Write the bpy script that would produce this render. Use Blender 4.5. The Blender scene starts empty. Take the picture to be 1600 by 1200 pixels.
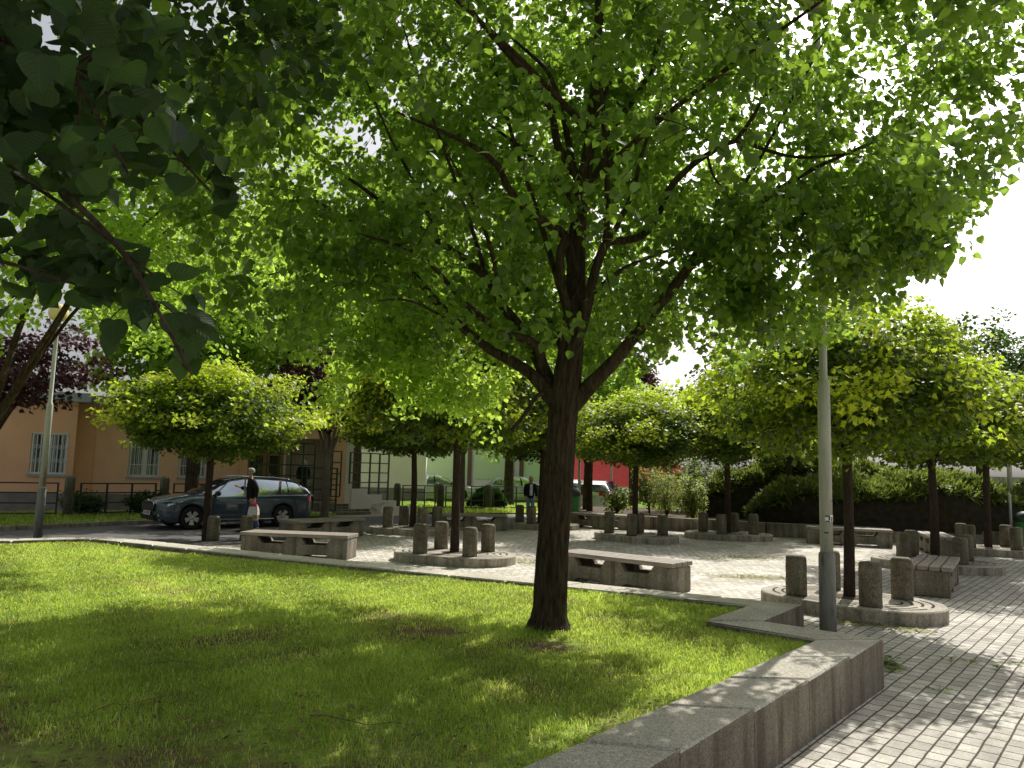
import bpy, bmesh, math, random
import numpy as np
from mathutils import Vector, Matrix, Euler
random.seed(7); rng = np.random.default_rng(11)
PI = math.pi; R = math.radians
scene = bpy.context.scene
col = bpy.data.collections.new("place"); scene.collection.children.link(col)

# ------------------------------------------------------------------ camera
CAMZ = 1.85; F = 1200.0; PITCH = R(6.42); ROLL = R(1.5)
cam_d = bpy.data.cameras.new("camera"); cam = bpy.data.objects.new("camera", cam_d)
scene.collection.objects.link(cam); scene.camera = cam
cam_d.sensor_fit = 'HORIZONTAL'; cam_d.sensor_width = 36.0; cam_d.lens = 36.0 * F / 1600.0
cam_d.clip_start = 0.05; cam_d.clip_end = 3000
MR = Matrix.Rotation(R(90) + PITCH, 3, 'X') @ Matrix.Rotation(ROLL, 3, 'Z')
cam.matrix_world = Matrix.Translation((0, 0, CAMZ)) @ MR.to_4x4()
def ray(px, py):
    return MR @ Vector(((px - 800) / F, -(py - 600) / F, -1.0))
def P(px, py, z=0.0):                       # point of the level z seen at a pixel of the photo
    d = ray(px, py); t = (z - CAMZ) / d.z
    return Vector((d.x * t, d.y * t, z))
def PD(px, py, Y):                          # point at distance Y seen at a pixel
    d = ray(px, py); t = Y / d.y
    return Vector((d.x * t, Y, CAMZ + d.z * t))

# ------------------------------------------------------------------ materials
def new_mat(name):
    m = bpy.data.materials.new(name); m.use_nodes = True
    nt = m.node_tree; nt.nodes.clear()
    out = nt.nodes.new('ShaderNodeOutputMaterial')
    return m, nt, out
def N(nt, typ, **kw):
    n = nt.nodes.new(typ)
    for k, v in kw.items():
        if k.startswith('i_'): n.inputs[k[2:].replace('_', ' ')].default_value = v
        else: setattr(n, k, v)
    return n
def L(nt, a, b): nt.links.new(a, b)
def c4(c): return (c[0], c[1], c[2], 1)
def ramp(nt, fac, stops):
    r = nt.nodes.new('ShaderNodeValToRGB'); L(nt, fac, r.inputs['Fac'])
    e = r.color_ramp.elements
    e[0].position, e[0].color = stops[0][0], c4(stops[0][1])
    e[1].position, e[1].color = stops[-1][0], c4(stops[-1][1])
    for p, c in stops[1:-1]:
        x = e.new(p); x.color = c4(c)
    return r.outputs['Color']
def noise(nt, vec, scale, detail=4, rough=.55):
    n = nt.nodes.new('ShaderNodeTexNoise'); n.inputs['Scale'].default_value = scale
    n.inputs['Detail'].default_value = detail; n.inputs['Roughness'].default_value = rough
    if vec is not None: L(nt, vec, n.inputs['Vector'])
    return n.outputs['Fac']
def mapping(nt, scale=(1, 1, 1), rot=(0, 0, 0), src='Object'):
    tc = nt.nodes.new('ShaderNodeTexCoord'); mp = nt.nodes.new('ShaderNodeMapping')
    mp.inputs['Scale'].default_value = scale; mp.inputs['Rotation'].default_value = rot
    L(nt, tc.outputs[src], mp.inputs['Vector']); return mp.outputs['Vector']
def mixc(nt, fac, a, b, mode='MIX'):
    m = nt.nodes.new('ShaderNodeMix'); m.data_type = 'RGBA'; m.blend_type = mode
    for s, v in ((m.inputs[0], fac), (m.inputs[6], a), (m.inputs[7], b)):
        if isinstance(v, (int, float)): s.default_value = v
        elif isinstance(v, tuple): s.default_value = c4(v)
        else: L(nt, v, s)
    return m.outputs[2]
def bump(nt, h, strength=.3, dist=.01):
    b = nt.nodes.new('ShaderNodeBump'); b.inputs['Strength'].default_value = strength
    b.inputs['Distance'].default_value = dist; L(nt, h, b.inputs['Height']); return b.outputs['Normal']
def finish(nt, out, color, rough=.85, normal=None, metal=0, spec=.3):
    b = nt.nodes.new('ShaderNodeBsdfPrincipled')
    if isinstance(color, tuple): b.inputs['Base Color'].default_value = c4(color)
    else: L(nt, color, b.inputs['Base Color'])
    if isinstance(rough, (int, float)): b.inputs['Roughness'].default_value = rough
    else: L(nt, rough, b.inputs['Roughness'])
    b.inputs['Metallic'].default_value = metal; b.inputs['Specular IOR Level'].default_value = spec
    if normal is not None: L(nt, normal, b.inputs['Normal'])
    L(nt, b.outputs[0], out.inputs['Surface']); return b
def plain(name, c, rough=.6, metal=0, spec=.4, var=.18, scale=14):
    m, nt, out = new_mat(name); v = mapping(nt)
    n = noise(nt, v, scale)
    colr = ramp(nt, n, [(.25, tuple(x * (1 - var) for x in c)), (.75, tuple(min(1, x * (1 + var)) for x in c))])
    finish(nt, out, colr, rough, bump(nt, noise(nt, v, scale * 6), .12, .004), metal, spec); return m
def concrete(name, lo, mid, hi, streak=.5, agg=90, dirt=(.035, .03, .022), side_dark=0):
    m, nt, out = new_mat(name); v = mapping(nt)
    big = noise(nt, v, 1.7, 5, .6); fine = noise(nt, v, agg, 3, .75); fine2 = noise(nt, v, agg * .33, 3, .7)
    base = ramp(nt, big, [(.3, lo), (.5, mid), (.72, hi)])
    spk = ramp(nt, fine, [(.36, (.35, .33, .3)), (.5, (1, 1, 1)), (.66, (1.6, 1.55, 1.45))])
    c = mixc(nt, .75, base, spk, 'MULTIPLY')
    spk2 = ramp(nt, fine2, [(.35, (.6, .58, .53)), (.6, (1.15, 1.15, 1.1))])
    c = mixc(nt, .6, c, spk2, 'MULTIPLY')
    sv = mapping(nt, (4.5, 4.5, .5)); st = noise(nt, sv, 1.3, 4, .6)
    geo = nt.nodes.new('ShaderNodeNewGeometry'); sx = nt.nodes.new('ShaderNodeSeparateXYZ'); L(nt, geo.outputs['Normal'], sx.inputs[0])
    side = N(nt, 'ShaderNodeMath', operation='LESS_THAN'); L(nt, sx.outputs['Z'], side.inputs[0]); side.inputs[1].default_value = .5
    f = ramp(nt, st, [(.42, (0, 0, 0)), (.66, (streak,) * 3)])
    mul = N(nt, 'ShaderNodeMath', operation='MULTIPLY'); L(nt, f, mul.inputs[0]); L(nt, side.outputs[0], mul.inputs[1])
    c = mixc(nt, mul.outputs[0], c, dirt)
    moss = ramp(nt, noise(nt, mapping(nt, (6, 6, .7)), 1.1, 5, .7), [(.58, (0, 0, 0)), (.7, (.55,) * 3)])
    mul2 = N(nt, 'ShaderNodeMath', operation='MULTIPLY'); L(nt, moss, mul2.inputs[0]); L(nt, side.outputs[0], mul2.inputs[1])
    c = mixc(nt, mul2.outputs[0], c, (.07, .075, .02))
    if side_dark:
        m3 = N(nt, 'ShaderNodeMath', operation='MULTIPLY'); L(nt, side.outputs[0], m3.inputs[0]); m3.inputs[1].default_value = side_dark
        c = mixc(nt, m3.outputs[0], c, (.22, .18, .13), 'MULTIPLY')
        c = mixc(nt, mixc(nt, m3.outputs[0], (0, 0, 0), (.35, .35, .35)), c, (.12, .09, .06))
    h = nt.nodes.new('ShaderNodeMath'); h.operation = 'ADD'; L(nt, fine, h.inputs[0]); L(nt, fine2, h.inputs[1])
    finish(nt, out, c, .92, bump(nt, h.outputs[0], .55, .006), 0, .2); return m
def leaf_mat(name, dark, light, trans, tfac=.45, rough=.5, spec=.35, hue=None, veins=False, lowtr=.22):
    m, nt, out = new_mat(name)
    at = N(nt, 'ShaderNodeAttribute', attribute_name='tint')
    stops = [(0, dark), (.75, light)] + ([(1, hue)] if hue else [])
    c = ramp(nt, at.outputs['Fac'], stops)
    v = mapping(nt); c = mixc(nt, .5, c, ramp(nt, noise(nt, v, .9, 2), [(.3, (.62, .66, .6)), (.7, (1.25, 1.2, 1.1))]), 'MULTIPLY')
    b = nt.nodes.new('ShaderNodeBsdfPrincipled')
    if veins:
        lu = N(nt, 'ShaderNodeAttribute', attribute_name='luv'); sx = nt.nodes.new('ShaderNodeSeparateXYZ'); L(nt, lu.outputs['Vector'], sx.inputs[0])
        def mth(op, a_, b_=None):
            q = N(nt, 'ShaderNodeMath', operation=op)
            for i_, v_ in enumerate((a_, b_)):
                if v_ is None: continue
                if isinstance(v_, (int, float)): q.inputs[i_].default_value = v_
                else: L(nt, v_, q.inputs[i_])
            return q.outputs[0]
        ay = mth('ABSOLUTE', sx.outputs['Y']); k_ = mth('FRACT', mth('MULTIPLY', mth('SUBTRACT', sx.outputs['X'], mth('MULTIPLY', ay, .85)), 7.0))
        dv = mth('ABSOLUTE', mth('SUBTRACT', k_, .5)); vn = mth('MAXIMUM', mth('LESS_THAN', dv, .06), mth('LESS_THAN', ay, .012))
        c = mixc(nt, mth('MULTIPLY', vn, .22), c, tuple(min(1, x * 2.2) for x in light))
        soft = mth('SMOOTH_MIN', dv, .3)
        L(nt, bump(nt, mth('MULTIPLY', dv, 1.0), .35, .004), b.inputs['Normal'])
    L(nt, c, b.inputs['Base Color'])
    b.inputs['Roughness'].default_value = rough; b.inputs['Specular IOR Level'].default_value = spec
    t = nt.nodes.new('ShaderNodeBsdfTranslucent')
    tc = mixc(nt, .6, trans, c, 'MIX'); tc2 = mixc(nt, 1.0, mixc(nt, at.outputs['Fac'], tuple(x * lowtr for x in trans), trans), (1, 1, 1), 'MULTIPLY')
    L(nt, tc2, t.inputs['Color'])
    mx = nt.nodes.new('ShaderNodeMixShader'); mx.inputs[0].default_value = tfac
    L(nt, b.outputs[0], mx.inputs[1]); L(nt, t.outputs[0], mx.inputs[2]); L(nt, mx.outputs[0], out.inputs['Surface'])
    return m
def bark(name, a, b, sc=1.0):
    m, nt, out = new_mat(name); v = mapping(nt, (9 * sc, 9 * sc, 1.6 * sc))
    n = noise(nt, v, 3.2, 6, .7); w = noise(nt, mapping(nt), 2.0, 3)
    c = ramp(nt, n, [(.32, a), (.7, b)]); c = mixc(nt, .5, c, ramp(nt, w, [(.3, (.6, .6, .6)), (.7, (1.2, 1.2, 1.1))]), 'MULTIPLY')
    finish(nt, out, c, .95, bump(nt, n, .9, .03), 0, .1); return m

M = {}
M['concrete'] = concrete('exposed_aggregate_concrete', (.19, .165, .135), (.28, .25, .205), (.38, .35, .295), .6)
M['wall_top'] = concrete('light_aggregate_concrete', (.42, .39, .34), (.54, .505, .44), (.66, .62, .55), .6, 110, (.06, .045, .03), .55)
M['bollard'] = concrete('weathered_stone', (.13, .115, .088), (.21, .19, .145), (.31, .28, .225), .45, 55)
M['plate'] = concrete('tree_base_concrete', (.32, .29, .245), (.45, .41, .35), (.55, .51, .44), .6)
M['far_wall'] = concrete('grey_boundary_concrete', (.36, .35, .33), (.45, .44, .41), (.52, .5, .47), .35, 20, (.2, .19, .17))
M['slot'] = plain('dark_gap', (.012, .011, .009), 1)
M['wood'] = None
m, nt, out = new_mat('weathered_bench_wood'); v = mapping(nt, (1.2, 22, 22)); n = noise(nt, v, 2.2, 5, .65)
finish(nt, out, ramp(nt, n, [(.3, (.20, .165, .135)), (.55, (.36, .31, .26)), (.75, (.48, .43, .37))]), .75, bump(nt, n, .5, .01), 0, .3); M['wood'] = m
M['soil'] = plain('soil', (.09, .06, .035), 1, var=.5, scale=20)
M['bark_dark'] = bark('linden_bark', (.018, .013, .009), (.125, .092, .062))
M['bark_maple'] = bark('maple_bark', (.03, .022, .017), (.085, .062, .047), 1.4)
M['bark_pale'] = bark('pale_bark', (.10, .08, .06), (.26, .21, .16), 1.4)
M['linden'] = leaf_mat('linden_leaves', (.016, .040, .008), (.085, .155, .028), (.64, 1.0, .10), .45, .36, .5, None, False, .42)
M['linden_fg'] = leaf_mat('shaded_linden_leaves', (.018, .038, .010), (.055, .10, .028), (.17, .34, .04), .32, .5, .35, None, True)  # shade of the thick crown put into darker, less translucent leaf colours
M['linden_bright'] = leaf_mat('backlit_tone_linden_leaves', (.04, .105, .014), (.19, .37, .045), (.72, 1.0, .12), .56, .5, .35, None, False, .55)  # backlit glow put into a paler copy of the linden leaf colours
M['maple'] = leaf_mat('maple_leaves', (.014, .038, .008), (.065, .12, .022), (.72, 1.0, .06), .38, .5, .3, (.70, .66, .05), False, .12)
M['purple'] = leaf_mat('purple_leaves', (.022, .010, .011), (.06, .025, .026), (.20, .05, .05), .3)
M['darkgreen'] = leaf_mat('dark_tree_leaves', (.025, .055, .015), (.08, .14, .04), (.22, .42, .05), .38)
M['juniper'] = leaf_mat('juniper_sprays', (.03, .055, .014), (.20, .27, .05), (.4, .5, .08), .35)
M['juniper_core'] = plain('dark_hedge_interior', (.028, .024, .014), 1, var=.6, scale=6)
M['shrub'] = leaf_mat('shrub_leaves', (.06, .10, .02), (.26, .32, .07), (.7, .8, .15), .45)
M['grassblade'] = leaf_mat('grass_blades', (.018, .10, .015), (.33, .57, .085), (.88, 1.0, .16), .52, .45, .4, (.78, .78, .36), False, .42)
# turf ground
m, nt, out = new_mat('turf_soil'); v = mapping(nt)
a = noise(nt, v, .9, 5, .6); b_ = noise(nt, v, 16, 4, .7); f2 = noise(nt, v, 70, 3, .7)
c = mixc(nt, ramp(nt, a, [(.45, (0, 0, 0)), (.60, (1, 1, 1))]), ramp(nt, b_, [(.3, (.18, .28, .035)), (.7, (.42, .51, .12))]), ramp(nt, f2, [(.3, (.09, .065, .038)), (.7, (.27, .19, .12))]))
finish(nt, out, c, 1, bump(nt, b_, .8, .04), 0, .05); M['turf'] = m
m, nt, out = new_mat('lawn_far_green'); v = mapping(nt); b_ = noise(nt, v, 9, 5, .7)
finish(nt, out, ramp(nt, b_, [(.3, (.10, .18, .02)), (.7, (.24, .36, .05))]), 1, bump(nt, b_, 1, .06), 0, .05); M['turf_far'] = m
# pavers
def paver(name, rot, tone=1.0, dusty=.0):
    m, nt, out = new_mat(name)
    v0 = mapping(nt); warp = nt.nodes.new('ShaderNodeTexNoise'); warp.inputs['Scale'].default_value = 2.3; L(nt, v0, warp.inputs['Vector'])
    sub = N(nt, 'ShaderNodeVectorMath', operation='SUBTRACT'); L(nt, warp.outputs['Color'], sub.inputs[0]); sub.inputs[1].default_value = (.5, .5, .5)
    sc = N(nt, 'ShaderNodeVectorMath', operation='SCALE'); L(nt, sub.outputs[0], sc.inputs[0]); sc.inputs['Scale'].default_value = .022
    ad = N(nt, 'ShaderNodeVectorMath', operation='ADD'); L(nt, mapping(nt, (1, 1, 1), (0, 0, rot)), ad.inputs[0]); L(nt, sc.outputs[0], ad.inputs[1])
    br = nt.nodes.new('ShaderNodeTexBrick'); L(nt, ad.outputs[0], br.inputs['Vector'])
    br.inputs['Scale'].default_value = 1; br.inputs['Brick Width'].default_value = .185; br.inputs['Row Height'].default_value = .13
    br.inputs['Mortar Size'].default_value = .008; br.inputs['Mortar Smooth'].default_value = .35; br.inputs['Bias'].default_value = .0
    br.offset = .5; br.squash = .86; br.squash_frequency = 3
    br.inputs['Color1'].default_value = c4((.27 * tone, .255 * tone, .235 * tone)); br.inputs['Color2'].default_value = c4((.40 * tone, .378 * tone, .345 * tone))
    br.inputs['Mortar'].default_value = c4((.075, .062, .042))
    g = noise(nt, v0, 60, 4, .7); big = noise(nt, v0, .7, 5, .6)
    c = mixc(nt, .8, br.outputs['Color'], ramp(nt, g, [(.3, (.66, .65, .62)), (.7, (1.25, 1.25, 1.22))]), 'MULTIPLY')
    c = mixc(nt, .8, c, ramp(nt, noise(nt, v0, 5.5, 4, .6), [(.3, (.72, .70, .66)), (.65, (1.1, 1.1, 1.1))]), 'MULTIPLY')
    c = mixc(nt, .65, c, ramp(nt, big, [(.32, (.72, .70, .66)), (.66, (1.1, 1.1, 1.08))]), 'MULTIPLY')
    if dusty:
        d = ramp(nt, noise(nt, v0, 1.3, 6, .65), [(.46, (0, 0, 0)), (.62, (dusty,) * 3)])
        c = mixc(nt, d, c, ramp(nt, g, [(.3, (.25, .22, .13)), (.7, (.43, .40, .29))]))
    mo = ramp(nt, br.outputs['Fac'], [(0, (1, 1, 1)), (1, (0, 0, 0))])
    h = mixc(nt, .15, mo, g)
    finish(nt, out, c, .88, bump(nt, h, .8, .012), 0, .25); return m
M['paver'] = paver('grey_block_paving', R(-50.2), 1.75)
M['paver_plaza'] = paver('pale_block_paving', R(-27.5), 2.3, .4)
m, nt, out = new_mat('asphalt'); v = mapping(nt); g = noise(nt, v, 90, 4, .8); w = noise(nt, v, .8, 5)
c = mixc(nt, .6, ramp(nt, g, [(.3, (.09, .088, .085)), (.7, (.17, .165, .16))]), ramp(nt, w, [(.3, (.8, .8, .8)), (.7, (1.3, 1.28, 1.24))]), 'MULTIPLY')
finish(nt, out, c, .9, bump(nt, g, .5, .006), 0, .3); M['asphalt'] = m
M['green_paint'] = plain('dark_green_paint', (.02, .06, .035), .45, 0, .5, .25)
M['rail_dark'] = plain('black_green_rail_paint', (.025, .035, .028), .5, 0, .5, .25)
M['render_orange'] = plain('orange_render', (.93, .57, .37), .95, 0, .1, .07, 1.3)
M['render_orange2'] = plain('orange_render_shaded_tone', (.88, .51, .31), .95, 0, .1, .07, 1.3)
M['plinth'] = plain('grey_plinth', (.26, .23, .21), .95, 0, .1, .2, 3)
M['cream'] = plain('cream_render', (.86, .80, .74), .95, 0, .1, .05, 1)
M['white'] = plain('white_paint', (.86, .86, .85), .6, 0, .3, .05)
M['pale_green'] = plain('pale_green_panel', (.60, .78, .48), .8, 0, .2, .05)
M['brown'] = plain('brown_wood', (.30, .14, .05), .5, 0, .4, .25, 20)
M['pilaster'] = plain('dark_pilaster', (.16, .10, .07), .7, 0, .3, .1)
M['red_roof'] = plain('red_roof', (.62, .08, .08), .8, 0, .2, .12, 4)
M['grey_metal'] = plain('zinc_fascia', (.40, .43, .48), .5, .2, .4, .12)
M['porch'] = plain('porch_cladding', (.62, .52, .45), .8, 0, .2, .15, 6)
M['curtain'] = plain('window_curtain', (.48, .50, .52), .9, 0, .1, .35, 9)
m, nt, out = new_mat('window_glass'); v = mapping(nt); finish(nt, out, ramp(nt, noise(nt, v, 1.1, 2), [(.3, (.03, .035, .04)), (.7, (.10, .12, .14))]), .06, None, 0, .8); M['glass'] = m
m, nt, out = new_mat('dark_glass'); v = mapping(nt); finish(nt, out, ramp(nt, noise(nt, v, 1.1, 2), [(.3, (.012, .010, .010)), (.7, (.025, .02, .02))]), .1, None, 0, .6); M['dark_glass'] = m
def pole_mat():
    m, nt, out = new_mat('painted_lamp_pole'); v = mapping(nt, (3, 3, .6)); n = noise(nt, v, 2.4, 5, .7)
    c = ramp(nt, n, [(.3, (.30, .31, .25)), (.5, (.44, .44, .38)), (.7, (.52, .51, .46))])
    # rust and a stained patch low on the shaft
    tc = nt.nodes.new('ShaderNodeTexCoord'); sp = nt.nodes.new('ShaderNodeSeparateXYZ'); L(nt, tc.outputs['Object'], sp.inputs[0])
    z1 = ramp(nt, sp.outputs['Z'], [(0, (0, 0, 0)), (1, (0, 0, 0))])
    mr = nt.nodes.new('ShaderNodeMapRange'); L(nt, sp.outputs['Z'], mr.inputs['Value'])
    mr.inputs['From Min'].default_value = 1.75; mr.inputs['From Max'].default_value = 1.45
    gx = nt.nodes.new('ShaderNodeMapRange'); L(nt, sp.outputs['X'], gx.inputs['Value']); gx.inputs['From Min'].default_value = .015; gx.inputs['From Max'].default_value = .055
    mu = N(nt, 'ShaderNodeMath', operation='MULTIPLY'); L(nt, mr.outputs[0], mu.inputs[0]); L(nt, gx.outputs[0], mu.inputs[1])
    mu2 = N(nt, 'ShaderNodeMath', operation='MULTIPLY'); L(nt, mu.outputs[0], mu2.inputs[0]); mu2.inputs[1].default_value = .55
    c = mixc(nt, mu2.outputs[0], c, (.30, .09, .03))
    finish(nt, out, c, .55, bump(nt, n, .2, .004), 0, .4); return m
M['pole'] = pole_mat()
m, nt, out = new_mat('lamp_base_sleeve'); v = mapping(nt, (7, 7, 1.3)); n = noise(nt, v, 1.5, 5, .7)
finish(nt, out, ramp(nt, n, [(.4, (.27, .27, .25)), (.58, (.20, .20, .185)), (.66, (.07, .07, .07))]), .6, bump(nt, n, .2, .004), 0, .4); M['sleeve'] = m
m, nt, out = new_mat('yellowed_lamp_globe'); b = finish(nt, out, (.78, .66, .25), .35, None, 0, .5); b.inputs['Subsurface Weight'].default_value = .3
v = mapping(nt); L(nt, ramp(nt, noise(nt, v, 6), [(.3, (.72, .60, .22)), (.7, (.86, .76, .36))]), b.inputs['Base Color']); M['globe'] = m
def carpaint(name, c, dark=None):
    m, nt, out = new_mat(name); v = mapping(nt); n = noise(nt, v, 3, 2)
    b = finish(nt, out, ramp(nt, n, [(.3, tuple(x * .92 for x in c)), (.7, tuple(x * 1.08 for x in c))]), .28, None, .45, .6)
    b.inputs['Coat Weight'].default_value = 1; b.inputs['Coat Roughness'].default_value = .04; return m
M['car_dark'] = carpaint('blue_grey_car_paint', (.05, .08, .11))
M['car_white'] = carpaint('white_car_paint', (.72, .73, .74))
M['car_silver'] = carpaint('silver_car_paint', (.5, .55, .58))
m, nt, out = new_mat('car_glass'); v = mapping(nt); finish(nt, out, ramp(nt, noise(nt, v, 1.5), [(.3, (.03, .035, .04)), (.7, (.07, .08, .09))]), .03, None, .55, 1); M['car_glass'] = m
m, nt, out = new_mat('car_side_glass'); v = mapping(nt); finish(nt, out, ramp(nt, noise(nt, v, 1.5), [(.3, (.50, .56, .62)), (.7, (.62, .68, .74))]), .06, None, .85, 1); M['car_side_glass'] = m
M['black_plastic'] = plain('black_plastic', (.012, .012, .013), .5)
M['rubber'] = plain('tyre_rubber', (.018, .018, .018), .85)
M['alloy'] = plain('alloy_rim', (.6, .6, .6), .3, .7, .5, .05)
M['chrome'] = plain('chrome_trim', (.7, .7, .72), .15, .9, .5, .05)
M['headlight'] = plain('headlight_lens', (.5, .56, .62), .1, .3, .9, .2)
M['red_lens'] = plain('red_tail_lens', (.45, .01, .015), .15, 0, .8, .1)
M['plate_white'] = plain('plate_white', (.72, .72, .68), .5, 0, .4, .04)
M['ink'] = plain('black_lettering', (.02, .02, .02), .6)
M['skin'] = plain('skin', (.52, .30, .21), .55, 0, .35, .06)
M['cloth_black'] = plain('black_jacket_cloth', (.014, .014, .018), .9)
M['jeans'] = plain('blue_jeans', (.06, .10, .20), .9, 0, .1, .25, 30)
M['jeans_light'] = plain('washed_jeans', (.20, .30, .46), .9, 0, .1, .2, 30)
M['shirt_grey'] = plain('grey_shirt', (.33, .31, .28), .9)
M['shirt_white'] = plain('white_top', (.8, .8, .82), .9, 0, .1, .04)
M['hair_grey'] = plain('grey_hair', (.42, .39, .35), .8)
M['hair_blond'] = plain('blond_hair', (.50, .38, .20), .7)
M['cap'] = plain('pale_cap', (.55, .50, .42), .9)
M['shoe'] = plain('dark_shoes', (.02, .018, .016), .6)
M['sneaker'] = plain('light_sneakers', (.55, .53, .5), .7)
M['bag_red'] = plain('red_print', (.62, .02, .04), .45)
M['bag_white'] = plain('carrier_bag_white', (.75, .72, .68), .4)
M['bag_tan'] = plain('bag_goods_print', (.35, .22, .10), .5)
M['bin_green'] = plain('green_bin_plastic', (.03, .20, .045), .45, 0, .5)
M['bin_dark'] = plain('dark_green_lid', (.012, .035, .022), .35, 0, .6)
M['sign_blue'] = plain('sign_blue', (.03, .07, .38), .4)
M['sign_red'] = plain('sign_red', (.55, .02, .05), .4)
M['fur_white'] = plain('white_fur', (.72, .68, .6), .95, 0, .1, .12, 40)
M['galv'] = plain('galvanised_pole', (.42, .44, .42), .5, .3, .4, .1)
M['flower'] = plain('fallen_blossom', (.30, .30, .10), .9, 0, .1, .4, 40)
M['dry'] = plain('dry_litter', (.27, .18, .10), .95, 0, .1, .6, 40)
M['pink'] = plain('wilted_pink', (.30, .14, .16), .9)

# ------------------------------------------------------------------ building helpers
class MB:
    def __init__(s): s.v = []; s.f = []; s.mi = []; s.sm = []
    def add(s, vs, fs, mi=0, smooth=False):
        o = len(s.v); s.v += [tuple(v) for v in vs]
        for f in fs: s.f.append([i + o for i in f]); s.mi.append(mi); s.sm.append(smooth)
        return s
    def box(s, c, d, rz=0, mi=0, rot=None, bev=0):
        hx, hy, hz = d[0] / 2, d[1] / 2, d[2] / 2
        q = rot if rot is not None else Matrix.Rotation(rz, 3, 'Z')
        if bev > 0:
            b = bev; vs = []; fs = []
            # chamfered box: three inset rings
            for (z, i) in ((-hz, b), (-hz + b, 0), (hz - b, 0), (hz, b)):
                x, y = hx - i, hy - i
                vs += [(-x + b, -y, z), (x - b, -y, z), (x, -y + b, z), (x, y - b, z), (x - b, y, z), (-x + b, y, z), (-x, y - b, z), (-x, -y + b, z)]
            for r in range(3):
                for k in range(8): a = r * 8 + k; e = r * 8 + (k + 1) % 8; fs.append((a, e, e + 8, a + 8))
            fs.append(tuple(range(7, -1, -1))); fs.append(tuple(range(24, 32)))
        else:
            vs = [(-hx, -hy, -hz), (hx, -hy, -hz), (hx, hy, -hz), (-hx, hy, -hz), (-hx, -hy, hz), (hx, -hy, hz), (hx, hy, hz), (-hx, hy, hz)]
            fs = [(3, 2, 1, 0), (4, 5, 6, 7), (0, 1, 5, 4), (1, 2, 6, 5), (2, 3, 7, 6), (3, 0, 4, 7)]
        c = Vector(c)
        return s.add([q @ Vector(v) + c for v in vs], fs, mi)
    def lathe(s, c, prof, n=20, mi=0, axis=None, smooth=True, cap=True):
        vs = []; fs = []; q = axis if axis is not None else Matrix.Identity(3); c = Vector(c)
        for (r, z) in prof:
            for k in range(n): a = 2 * PI * k / n; vs.append(q @ Vector((r * math.cos(a), r * math.sin(a), z)) + c)
        for j in range(len(prof) - 1):
            for k in range(n): a = j * n + k; b = j * n + (k + 1) % n; fs.append((a, b, b + n, a + n))
        s.add(vs, fs, mi, smooth)
        if cap:
            o = len(s.v) - len(vs)
            s.f.append([o + k for k in range(n - 1, -1, -1)]); s.mi.append(mi); s.sm.append(False)
            s.f.append([o + (len(prof) - 1) * n + k for k in range(n)]); s.mi.append(mi); s.sm.append(False)
        return s
    def tube(s, pts, rad, n=8, mi=0, jit=0, smooth=True):
        pts = [Vector(p) for p in pts]; m = len(pts); vs = []; fs = []
        if not hasattr(rad, '__len__'): rad = [rad] * m
        up = Vector((0, 0, 1))
        prev = None
        for i, p in enumerate(pts):
            t = (pts[min(i + 1, m - 1)] - pts[max(i - 1, 0)]).normalized()
            if prev is None: x = t.cross(up if abs(t.z) < .9 else Vector((1, 0, 0))).normalized()
            else: x = (prev - t * prev.dot(t)).normalized()
            prev = x; y = t.cross(x)
            for k in range(n):
                a = 2 * PI * k / n; rr = rad[i] * (1 + (random.uniform(-jit, jit) if jit else 0))
                vs.append(p + (x * math.cos(a) + y * math.sin(a)) * rr)
        for i in range(m - 1):
            for k in range(n): a = i * n + k; b = i * n + (k + 1) % n; fs.append((a, b, b + n, a + n))
        fs.append(tuple(range(n - 1, -1, -1))); fs.append(tuple((m - 1) * n + k for k in range(n)))
        return s.add(vs, fs, mi, smooth)
    def prism(s, poly, z0, z1, mi=0, mat=None):       # poly xy, extruded in z; mat maps to world
        n = len(poly); vs = [(x, y, z0) for x, y in poly] + [(x, y, z1) for x, y in poly]
        fs = [tuple(range(n - 1, -1, -1)), tuple(range(n, 2 * n))] + [(i, (i + 1) % n, (i + 1) % n + n, i + n) for i in range(n)]
        if mat is not None: vs = [mat @ Vector(v) for v in vs]
        return s.add(vs, fs, mi)
    def build(s, name, mats, parent=None, org=(0, 0, 0), fixn=True):
        me = bpy.data.meshes.new(name); o = Vector(org)
        me.from_pydata([tuple(Vector(v) - o) for v in s.v], [], s.f)
        mats = mats if isinstance(mats, (list, tuple)) else [mats]
        for m_ in mats: me.materials.append(m_)
        me.polygons.foreach_set('material_index', s.mi); me.polygons.foreach_set('use_smooth', s.sm)
        if fixn:
            bm = bmesh.new(); bm.from_mesh(me); bmesh.ops.recalc_face_normals(bm, faces=bm.faces); bm.to_mesh(me); bm.free()
        me.update()
        ob = bpy.data.objects.new(name, me); col.objects.link(ob)
        if parent is not None: ob.parent = parent
        else: ob.location = o
        return ob
def tag(o, label=None, cat=None, group=None, kind=None):
    if label: o['label'] = label
    if cat: o['category'] = cat
    if group: o['group'] = group
    if kind: o['kind'] = kind
    return o
def thing(name, loc, label, cat, group=None, rz=0):
    e = bpy.data.objects.new(name, None); col.objects.link(e); e.empty_display_size = .2
    e.location = loc; e.rotation_euler = (0, 0, rz); return tag(e, label, cat, group)
def dup(root, loc, rz, label=None, scale=None):
    r = root.copy(); col.objects.link(r); r.location = loc; r.rotation_euler = (0, 0, rz)
    if scale: r.scale = scale
    if label: r['label'] = label
    for ch in list(root.children):
        c = ch.copy(); col.objects.link(c); c.parent = r
        for g in ch.children:
            d = g.copy(); col.objects.link(d); d.parent = c
    return r
def sheet(name, poly, z, mat, kind='structure'):
    b = MB(); b.add([(x, y, z) for x, y in poly], [tuple(range(len(poly)))])
    o = b.build(name, mat); return tag(o, kind=kind)

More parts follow.
